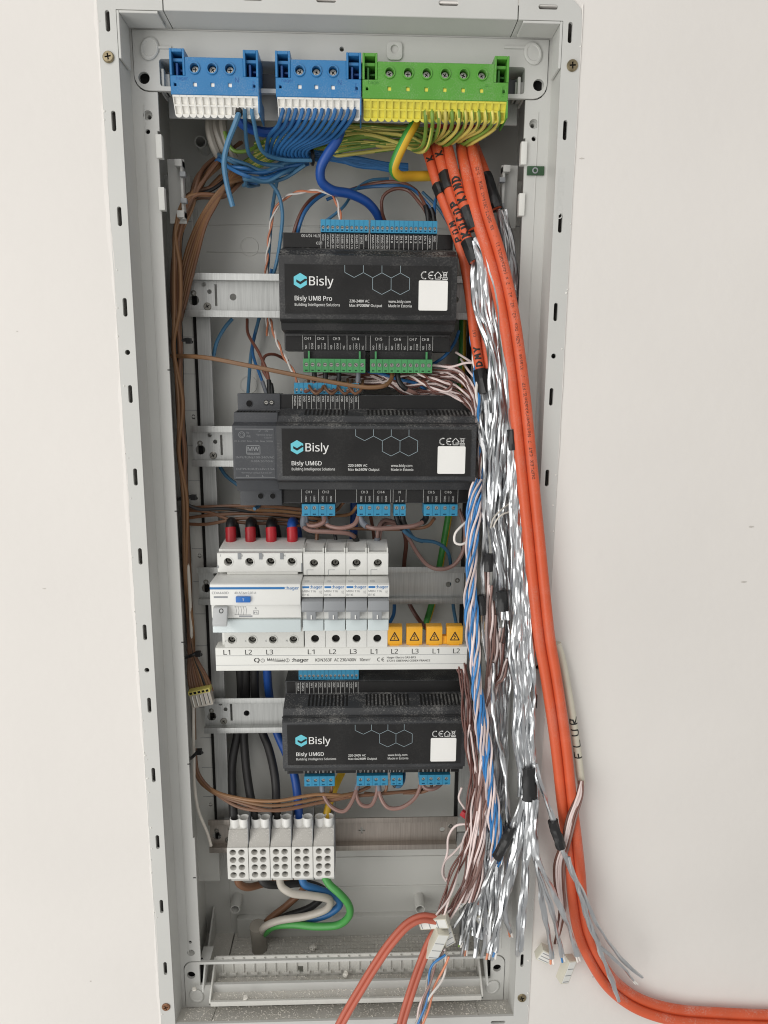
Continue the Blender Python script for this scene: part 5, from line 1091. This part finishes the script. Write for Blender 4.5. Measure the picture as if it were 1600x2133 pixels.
put('marker_writing', hand(C2, 4.1, 'KuCuP', s_at_py(C2, 498), 6.2, 5.2, wd=1.7), 'print_dark', loc2, o2, 60); put('marker_writing', hand(C2, 4.1, 'K', s_at_py(C2, 330), 6, 5.0, wd=1.3), 'print_dark', loc2, o2, 60)
tape_on(o2, loc2, C2, s_at_py(C2, 360), s_at_py(C2, 398), 5.0); tape_on(o2, loc2, C2, s_at_py(C2, 502), s_at_py(C2, 548), 5.2)
o3, loc3, C3 = single('orange data cable at the back of the bundle by the top module', [(884, 300, 64), (892, 320, 54), (910, 380, 46), (930, 434, 38), (948, 480, 32), (964, 530, 30), (975, 590, 30), (983, 650, 30), (991, 715, 28), (1001, 775, 26)], 4.0)
put('marker_writing', hand(C3, 4.0, 'PuM', s_at_py(C3, 505), 4.6, 4.6, wd=1.2), 'print_dark', loc3, o3, 60); put('marker_writing', hand(C3, 4.0, 'K', s_at_py(C3, 342), 5, 4.4, wd=1.2), 'print_dark', loc3, o3, 60); put('marker_writing', hand(C3, 4.0, 'DMY', s_at_py(C3, 766), 4.6, 4.6, wd=1.3), 'print_dark', loc3, o3, 60)
put('cable_print', cable_print(C3, 4.0, 'CAT', s_at_py(C3, 706), 2.3), 'print_dark', loc3, o3, 60)
tape_on(o3, loc3, C3, s_at_py(C3, 385), s_at_py(C3, 408), 4.7)
o4, loc4, C4 = single('orange data cable tucked behind the foil, tape at its lower end', [(985, 600, 44), (1000, 660, 36), (1011, 720, 30), (1020, 775, 27)], 4.0)
for oo, ll, P, r in ((o3, loc3, [(999, 770, 26), (1004, 795, 24), (1010, 820, 22)], 5.3), (o4, loc4, [(1018, 768, 27), (1022, 790, 26), (1026, 812, 24)], 4.9)):
    D = smooth_path(pts3(P), 1.5); m = M(); tube(m, D, r, 14, rfun=lambda i, k: 1+.06*math.sin(k*2.1+i*.15)+.03*math.sin(k+i*.4)); put('black_tape', m, 'tape', ll, oo, 28)
o5, loc5, C5 = single('orange data cable behind the twin cable ending in a tape sleeve', [(986, 300, 66), (994, 321, 58), (1008, 356, 48), (1020, 392, 42), (1034, 436, 38)], 4.2)
tape_on(o5, loc5, C5, s_at_py(C5, 364), s_at_py(C5, 440), 5.2)

# ================================================================== foil-wrapped pairs
def foil_strand(label, P, r, mt='foil', group=None, tip=None, tapes=(), seed=None):
    r *= .70; tapes = [(a, b, k*1.25) for a, b, k in tapes]
    C = smooth_path(pts3(P), 1.25); loc = tuple(C[0]); ph = random.uniform(0, 6); tw = random.uniform(.10, .22); N = 10
    cur = [random.uniform(-.3, .3) for _ in range(N)]; amp = []
    for i in range(len(C)):
        cur = [max(-.38, min(.38, c*.992+random.uniform(-.028, .028))) for c in cur]
        amp.append([c+(random.uniform(-.12, .12) if random.random() < .012 else 0) for c in cur])
    a_, b_ = random.uniform(0, 6), random.uniform(0, 6)
    C = [c+Vector((.5*math.sin(i*.13+a_)+.22*math.sin(i*.37+b_), .35*math.sin(i*.17+b_), 0)) for i, c in enumerate(C)]
    def rf(i, k): g = 2*math.pi*k/N; return 1+.28*math.cos(2*(g-i*tw*.45-ph))+amp[i][k]
    m = M(); tube(m, C, r, N, rfun=rf); o = put('foil_pair', m, mt, loc, angle=34); tag(o, label, 'foil pair', group)
    if tip:
        d = (C[-1]-C[-4]).normalized(); a = d.cross(Vector((0, 1, 0))).normalized()
        for q, tm in zip((-1, 1), tip):
            D = [C[-3]+a*(q*r*.4), C[-1]+d*2+a*(q*r*.5), C[-1]+d*random.uniform(5, 7)+a*(q*r*.6)]; mm = M(); tube(mm, D, r*.48, 6); put('core_end', mm, tm, loc, o)
    L = 0
    for py0, py1, k in tapes: tape_on(o, loc, C, s_at_py(C, py0), s_at_py(C, py1), r*k)
    return o
G1 = 'foil pairs leaving the orange cables at the top module'
for i in range(6):
    foil_strand('crinkled foil pair coming out of the taped orange cables by the top module', jit([(984+2*i, 474+22*(i % 2)+30*(i < 3), 14), (996+3.4*i, 525+20*(i < 3), 10), (993+6.4*i, 590, 8), (1002+5.6*i, 645, 10), (1018+4*i, 700, 8), (1027+3.4*i, 760, 6), (1034+3.6*i, 815, 6), (1030+6*i, 870, 6), (1022+7.6*i, 940, 8), (1020+7*i, 1010, 8), (1020+6*i, 1080, 8), (1034+4*i, 1150, 6), (1044+3.4*i, 1220, 4), (1046+3.4*i, 1290, 2)], 3), 2.4, 'foil', G1)
foil_strand('foil pair bowing out beside the module corner', [(986, 540, 16), (984, 590, 12), (990, 640, 12), (1006, 690, 10), (1018, 740, 8), (1022, 800, 8), (1024, 860, 8)], 2.0, 'foil')
foil_strand('foil pair pressed against the twin orange cable', [(1004, 500, 10), (1020, 560, 4), (1034, 620, 0), (1042, 680, -2), (1050, 740, -4), (1056, 800, -6), (1062, 860, -6), (1068, 930, -7), (1074, 1010, -8)], 2.1, 'foil', tapes=((893, 936, 1.7),))
G2 = 'foil pairs behind the twin orange cable'
for i in range(6): foil_strand('dark foil pair hanging behind the twin orange cable near the ledge', jit([(1036+3*i, 438, 38), (1046+4*i, 490, 36), (1055+4*i, 545, 36), (1064+2.6*i, 600, 40), (1070+2*i, 650, 46), (1066+2*i, 760, 54), (1060+2*i, 880, 56), (1052+2*i, 1000, 54)], 3), 1.9, 'foil_dull', G2)
G3 = 'foil pairs in the middle hanging bundle'
for i in range(11):
    x = 1000+6.0*i; foil_strand('foil pair in the bundle hanging between the modules and orange cable', jit([(1000+3.6*i, 812, 24), (1002+4.6*i, 880, 16+random.uniform(-4, 6)), (1004+5*i, 960, 12+random.uniform(-4, 8)), (1006+5*i, 1040, 14+random.uniform(-4, 8)), (1008+5*i, 1130, 12), (1010+5*i, 1220, 14), (1012+4.6*i, 1320, 14), (1018+4*i, 1420, 12), (1022+3.6*i, 1520, 14), (1026+3*i, 1620, 12), (1020+2*i, 1700, 10), (1006+2*i, 1780, 6), (988+3*i, 1850+6*i % 30, 2), (975+4*i, 1915+(i*17) % 40, -4)], 5), random.uniform(2.0, 2.5), 'foil' if i % 3 else 'foil_dull', G3)
G4 = 'foil pairs in the broad bundle by the frame flange'
for i in range(11):
    k = i/10
    foil_strand('foil pair in the broad bright bundle beside the twin orange cable', jit([(1066+3*k, 800+20*k, -4), (1068+8*k, 900, -6), (1066+18*k, 990, -7), (1068+24*k, 1090, -8), (1070+28*k, 1190, -9), (1070+36*k, 1290, -10), (1066+42*k, 1370, -11), (1072+38*k, 1450, -12), (1072+38*k, 1530, -12), (1080+34*k, 1600, -12), (1084+32*k, 1660, -12)], 3.5), random.uniform(2.1, 2.6), 'foil', G4)
C = smooth_path(pts3([(1102, 1598, -14), (1104, 1630, -14), (1104, 1666, -14)]), 1.2); m = M(); tube(m, C, 6.2, 16, rfun=lambda i, k: 1+.06*math.sin(k*1.7+i*.12)+.03*math.sin(k+i*.4), flat=.62)
tag(put('tape_band', m, 'tape', tuple(C[0]), angle=28), 'wide black tape band round the bright foil bundle beside the frame', 'tape')
# single tapes round the middle bundle
for P, r, lab in (([(1036, 972, 14), (1042, 1000, 14), (1044, 1044, 16)], 4.6, 'black tape lump on the foil bundle beside the second module'), ([(1018, 1154, 4), (1018, 1170, 4), (1018, 1190, 4)], 3.6, 'short black tape on a foil pair above the breaker rail end'), ([(1001, 1240, 4), (1003, 1258, 4), (1004, 1280, 4)], 3.6, 'black tape on foil beside the blue and white rope'), ([(1046, 1232, -2), (1047, 1250, -2), (1048, 1272, -2)], 4.6, 'broad grey black tape flag on foil beside the broad bundle')):
    C = smooth_path(pts3(P), 1.2); m = M(); tube(m, C, r, 14, rfun=lambda i, k: 1+.07*math.sin(k*2.1+i*.15)+.03*math.sin(k+i*.4), flat=.7); tag(put('tape_band', m, 'tape', tuple(C[0]), angle=28), lab, 'tape')
foil_strand('foil pair crossing the gap towards the angled tape', [(1030, 1380, 2), (1026, 1440, 0), (1034, 1520, -4), (1048, 1590, -6), (1056, 1650, -8), (1058, 1710, -8), (1056, 1760, -6)], 2.3, 'foil', tapes=((1712, 1752, 1.6),))
foil_strand('foil pair ending in a tied sleeve near the rope, angled tape on it', [(1090, 1655, -12), (1078, 1694, -14), (1064, 1724, -15), (1048, 1760, -15), (1028, 1802, -14), (1004, 1850, -12), (984, 1900, -10), (962, 1960, -8)], 2.4, 'foil_dull', tapes=((1722, 1786, 2.0),), tip=('w_green', 'w_white'))
# the fan of cut ends
FAN = [([(1092, 1660, -12), (1075, 1735, -14), (1058, 1810, -16), (1042, 1885, -18), (1020, 1985, -20)], ('w_pairorange', 'w_white'), 'foil pair of the fan with an orange core, nearest the carrier screw hole'),
       ([(1097, 1660, -12), (1082, 1747, -14), (1065, 1822, -15), (1048, 1897, -16), (1031, 1982, -17)], ('w_pairblue', 'w_white'), 'foil pair of the fan with a blue core above the carrier'),
       ([(1100, 1664, -12), (1086, 1760, -12), (1066, 1835, -12), (1052, 1890, -10), (1062, 1940, -8)], ('w_pairorange', 'w_white'), 'short curled foil pair of the fan with a copper coloured core'),
       ([(1098, 1664, -14), (1100, 1720, -16), (1092, 1810, -17), (1086, 1885, -17), (1077, 1990, -16)], None, 'long foil pair of the fan ending above the lower frame slot'),
       ([(1104, 1664, -14), (1104, 1740, -17), (1096, 1830, -18), (1090, 1910, -17), (1086, 1980, -16)], None, 'foil pair of the fan hanging straight along the flange'),
       ([(1112, 1664, -14), (1110, 1735, -18), (1117, 1797, -20), (1125, 1847, -20), (1137, 1922, -19), (1150, 1995, -18)], ('w_pairorange', 'w_white'), 'foil pair of the fan with an orange core in front of the small connector'),
       ([(1114, 1664, -16), (1112, 1735, -20), (1118, 1797, -23), (1140, 1872, -24), (1160, 1935, -23), (1171, 1992, -22)], ('w_pairblue', 'w_white'), 'foil pair of the fan with a blue core over the long connector'),
       ([(1116, 1664, -16), (1116, 1735, -21), (1122, 1797, -25), (1155, 1860, -26), (1185, 1935, -25), (1204, 1990, -23)], ('w_white', 'w_white'), 'foil pair of the fan with a white core out on the wall')]
for P, tip, lab in FAN: foil_strand(lab, P, 2.9, 'foil', 'cut foil pair fan', tip=tip)
foil_strand('foil pair leaving the wide tape towards the wall, tape sleeve on it', [(1114, 1592, -14), (1124, 1630, -18), (1138, 1670, -22), (1155, 1722, -25), (1172, 1770, -27), (1190, 1815, -28), (1212, 1872, -28), (1232, 1935, -27), (1262, 2010, -24), (1288, 2084, -20)], 2.8, 'foil', tapes=((1710, 1764, 1.7),))
foil_strand('foil pair branching farthest out over the wall', [(1178, 1778, -27), (1215, 1860, -27), (1240, 1915, -26), (1268, 1964, -25), (1300, 2002, -24), (1338, 2036, -23)], 1.8, 'foil')
foil_strand('foil pair branching over the wall with a white end', [(1182, 1785, -28), (1208, 1862, -29), (1226, 1930, -28), (1252, 1972, -27), (1290, 2008, -26), (1320, 2042, -25)], 1.8, 'foil', tip=('w_white', 'w_white'))
G5 = 'foil pairs hanging low behind the blue and white rope'
for i in range(16):
    x = 962+7*i; foil_strand('foil pair hanging low over the cabinet bottom among the brown pairs', jit([(1000+3.2*i, 1690+(i*23) % 60, 4), (994+3.4*i, 1770, 2), (980+4.2*i, 1840, -2), (962+5.2*i, 1900, -4), (948+6*i, 1935+(i*29) % 70, -6)], 6), random.uniform(2.0, 2.7), random.choice(['foil', 'foil_dull', 'foil']), G5, tip=('w_pairorange', 'w_white') if i in (4,) else None)
# ================================================================== blue and white rope, brown pairs
ROPE = [(1000, 1000, 20), (990, 1040, 14), (985, 1090, 8), (983, 1140, 4), (981, 1210, 2), (982, 1290, 0), (988, 1350, -1), (993, 1426, -2), (1004, 1511, -3), (1013, 1575, -4), (1022, 1639, -5), (1030, 1702, -6), (1036, 1760, -6), (1034, 1800, -5)]
C0 = smooth_path(pts3(ROPE), 1.2); F0 = frames(C0); G = 'blue and white pairs of the rope'
for j in range(7):
    s = 0; path = []
    for i, (c, (t, a, b)) in enumerate(zip(C0, F0)):
        if i: s += (C0[i]-C0[i-1]).length
        g = 2*math.pi*j/7+2*math.pi*s/150; wd = 3.5+1.4*math.sin(s/60+j*1.7); path.append(c+a*(math.cos(g)*wd*.6)+b*(math.sin(g)*wd))
    loc = tuple(path[0]); t = thing('twisted_pair', 'blue and white twisted pair of the rope hanging beside the breakers', 'wire pair', loc, G)
    s = 0; A, B = [], []; FF = frames(path); ph = random.uniform(0, 6)
    for i, (c, (tt, a, b)) in enumerate(zip(path, FF)):
        if i: s += (path[i]-path[i-1]).length
        g = ph+2*math.pi*s/46; d = (a*math.cos(g)+b*math.sin(g))*1.0; A.append(c+d); B.append(c-d)
    for D, mt in ((A, 'w_pairblue'), (B, 'w_pinkwhite')):
        m = M(); tube(m, D, .95, 6); m.move((-loc[0], -loc[1], -loc[2])); obj('core', mesh('core', m, mt, recalc=False), t)
pair('blue and white pair climbing beside the orange cable end', [(982, 700, 34), (988, 740, 30), (990, 780, 26), (996, 830, 20), (1002, 900, 20), (1004, 1000, 22)], 1.1, 'w_pairblue', 'w_white', 30)
G = 'brown pairs hanging beside the lowest module'
for i in range(6):
    mb = 'w_pinkwhite' if i % 3 else 'w_pairbrown'; k = i/5
    pair('brown pair hanging from the busbar end down past the lowest module', jit([(958+8*k, 1386, 24), (966+10*k, 1430, 16), (968+14*k, 1490, 10), (976+14*k, 1560, 8), (980+14*k, 1620, 6), (978+14*k, 1690, 4), (966+20*k, 1750, 0), (942+36*k, 1820, -6), (926+34*k, 1866, -10), (912+24*k, 1906, -14)], 7), .85, 'w_pairbrown', mb, random.uniform(60, 130), G, loose=1.25)
G = 'pale pairs among the foil'
for i in range(7):
    pair('pale pink and brown pair threading down through the foil bundles', jit([(1010+8*i, 1190+30*i, 8), (1016+5*i, 1300+20*i, 10), (1020+3*i, 1420, 8), (1008, 1540, 4), (1000+3*i, 1650, 2), (994+3*i, 1740, 0), (980+4*i, 1820, -6), (952+6*i, 1880, -8)], 5), 1.0, random.choice(['w_pairbrown', 'w_mauve']), 'w_pinkwhite', random.uniform(50, 110), G, loose=1.3)
for i, P in enumerate(([(980, 1716, 10), (950, 1720, 14), (934, 1744, 16), (932, 1776, 14), (924, 1806, 12), (926, 1828, 8), (934, 1832, 4)], [(972, 1746, 10), (946, 1776, 12), (926, 1796, 12), (922, 1822, 8), (930, 1836, 4)], [(962, 1640, 20), (956, 1664, 20), (968, 1684, 16), (976, 1700, 10)])):
    wire('white_wire', ['pinkish white wire looping out over the lowest rail', 'second pinkish white wire looping below the first', 'small white loop above the red cap'][i], P, 1.0, 'w_pinkwhite')
m = M(); C = smooth_path(pts3([(962, 1692, 12), (970, 1698, 10), (980, 1704, 10)]), 1); tube(m, C, 3.2, 8); tag(put('red_end_cap', m, 'w_red', tuple(C[0])), 'small red wire cap among the brown pairs at the lowest rail', 'wire cap')
m = M(); C = smooth_path(pts3([(1044, 1785, 20), (1042, 1810, 20), (1040, 1836, 20)]), 1); tube(m, C, 3.4, 8, rfun=lambda i, k: 1+random.uniform(-.2, .2)); tag(put('copper_mesh', m, 'w_copper', tuple(C[0])), 'scrap of copper coloured mesh behind the foil', 'mesh scrap')
G = 'grey wires behind'
for i, P in enumerate(([(1060, 1050, 6), (1040, 1066, 2), (1028, 1080, 2), (1022, 1100, 4)], [(1062, 1066, 4), (1046, 1072, 2), (1034, 1084, 2), (1028, 1098, 4)])):
    wire('white_wire', ['fine pale wire bridging the foil bundles, upper', 'fine pale wire bridging the foil bundles, lower'][i], P, .7, 'w_offwhite')
# flat white sheath marked on the wall side
o, loc, C = single('pale sheath marked FLUR hanging behind the twin orange cable', [(1160, 1340, -5), (1168, 1365, -5), (1176, 1400, -6), (1185, 1450, -7), (1195, 1511, -8), (1204, 1575, -8), (1211, 1632, -8)], 3.3, 'pale_sheath', 'w_sheath')
put('marker_writing', hand(C, 3.3, 'FLUR', s_at_py(C, 1574), 7.0, 8.2, wd=1.15, roll=-.15), 'print_dark', loc, o, 60)
G = 'brown and pink wires out of the marked sheath'
for i in range(6):
    k = i-2.5; wire('pink_wire', 'thin brown or pink wire running from the marked sheath to the connectors', jit([(1211+1.2*k, 1626, -13), (1208+2.4*k, 1655, -18), (1192+3.4*k, 1700, -22), (1180+3.4*k, 1750, -22), (1166+4*k, 1800, -16), (1166+4*k, 1850, -14), (1172+2.4*k, 1890, -14), (1166+2*k, 1930, -13), (1155 if i < 3 else 1160, 1965, -12)], 1.2), 1.0, 'w_darkbrown' if i in (0, 4) else ('w_mauve' if i == 5 else 'w_pinkwhite'), G)
# ================================================================== small beige plugs, orange pair at the bottom
def plug(label, px, py, Y, rot, L, w_, d):
    t = thing('beige_plug', label, 'connector', tuple(at(px, py, Y)), 'beige plugs'); t.rotation_euler = rot
    m = M(); m.box(-w_/2, w_/2, -d/2, d/2, -L/2, L/2); part('plug_body', m, 'beige_conn', t, .5)
    m = M(); m.box(-w_/2+.9, w_/2-.9, -d/2-.15, -d/2+.2, -L/2+1, L/2-1); b = part('plug_window', m, 'busbar_white', t, .1, seg=1)
    m = M(); m.box(w_/2-.6, w_/2+.12, -d/2+.8, d/2-.8, -L/2+1, L/2-1); part('plug_slot', m, 'dark_hole', t)
    for k in range(3): m = M(); m.box(-w_/2+1.4, w_/2-1.4, -d/2-.3, -d/2-.1, -L/2+2+k*L*.28, -L/2+2.7+k*L*.28); part('contact', m, 'mcb_grey', t)
    return t
plug('beige plug with its back to the view, foremost at the cabinet bottom', 910, 1964, -18, (.2, .28, .2), 30, 11, 8)
plug('beige plug lying across behind the foremost one', 904, 1918, -14, (.3, 1.25, 0), 26, 10, 8); plug('beige plug leaning beside the foremost one', 930, 1944, -10, (.1, -.3, .3), 22, 10, 8)
plug('beige plug half hidden in the foil above the cabinet floor', 1012, 1905, 0, (.2, 1.0, .2), 18, 12, 8); plug('small beige plug on the wall beside the frame', 1134, 1986, -10, (.1, .5, 0), 12, 12, 8); plug('long beige plug hanging on the wall below the fan', 1180, 2018, -14, (.1, .25, .35), 24, 9, 8)
plug('beige plug deep in the foil over the brown pairs', 952, 1880, -4, (.3, .6, .3), 14, 9, 7)
OP = [(908, 1915, -16), (880, 1912, -18), (852, 1924, -20), (816, 1962, -24), (780, 2014, -28), (748, 2066, -32), (722, 2110, -36), (690, 2170, -40)]
t, loc, (A, B), js = duplex('dull orange twin cable curving from the plugs down across the dusty tray', OP, 2.2, 1.9, 'thin_twin_cable', 'w_orange_dull')
t, loc, (A, B), js = duplex('dull orange twin cable running straight down from the plugs', [(914, 1930, -10), (896, 1962, -14), (880, 2000, -18), (862, 2050, -24), (846, 2100, -30), (826, 2170, -38)], 2.2, 1.9, 'thin_twin_cable', 'w_orange_dull')
for i, (P, a, b) in enumerate(([[(926, 1985, -18), (904, 2010, -20), (892, 2060, -26), (876, 2120, -32), (868, 2170, -36)], 'w_pairblue', 'w_mauve'], [[(932, 1990, -18), (922, 2030, -20), (900, 2070, -26), (884, 2120, -32), (876, 2170, -36)], 'w_pairorange', 'w_white'], [[(930, 1980, -16), (906, 2006, -18), (886, 2070, -24), (868, 2130, -30), (858, 2170, -34)], 'w_pinkwhite', 'w_grey'])):
    pair(['blue and mauve loose pair hanging out of the cabinet bottom', 'orange and white loose pair hanging out of the cabinet bottom', 'pale loose pair hanging out of the cabinet bottom'][i], P, 1.0, a, b, 50, loose=1.6)
# ================================================================== rubble in the tray and on the floor
m = M()
for _ in range(4200):
    y = random.uniform(14, 40); x = random.uniform(-112, 134); z = -630.2; r = random.choice([.25, .35, .45, .6, .8, 1.1]) * random.uniform(.6, 1.2)
    if random.random() < .35: y = random.uniform(3, 24); z = ZB-8.5*(y-2.2)/23.8; x = random.uniform(-138, 160)
    elif random.random() < .25: y = random.uniform(64, 100); z = -640; x = random.uniform(-105, 150)
    a = random.uniform(0, 3); v = [(x+r*math.cos(a+2.1*k), y+r*math.sin(a+2.1*k), z) for k in range(3)]+[(x, y, z+r*random.uniform(.5, 1.1))]
    m.add(v, [(0,1,3),(1,2,3),(2,0,3)])
tag(obj('dust', mesh('dust', m, 'crumb', angle=80)), 'pale plaster crumbs scattered over the tray and cabinet bottom', 'dust', kind='stuff')
def lump(label, p, r):
    bm = bmesh.new(); bmesh.ops.create_icosphere(bm, subdivisions=2, radius=r)
    for v in bm.verts: v.co *= random.uniform(.65, 1.2); v.co.z *= .7
    m = M(); bm.verts.index_update(); m.add([v.co[:] for v in bm.verts], [tuple(v.index for v in f.verts) for f in bm.faces]); bm.free()
    tag(obj('plaster_lump', mesh('plaster_lump', m, 'crumb', angle=30), None, (p[0], p[1], p[2]+r*.4)), label, 'plaster lump', 'plaster lumps in the cabinet bottom')
for lab, px, py, Y, r in (('plaster lump in the tray below the grey sheath cores', 720, 2032, 34, 3.2), ('plaster lump on the front lip of the tray', 512, 2080, 13, 2.6), ('plaster flake on the gridded floor behind the tray', 652, 1976, 78, 3.6), ('plaster lump on the tray floor near the orange cable', 630, 2052, 28, 2.8), ('plaster lump on the carrier plate near the tray end', 405, 2062, 20, 2.2)):
    lump(lab, tuple(at(px, py, Y)), r)
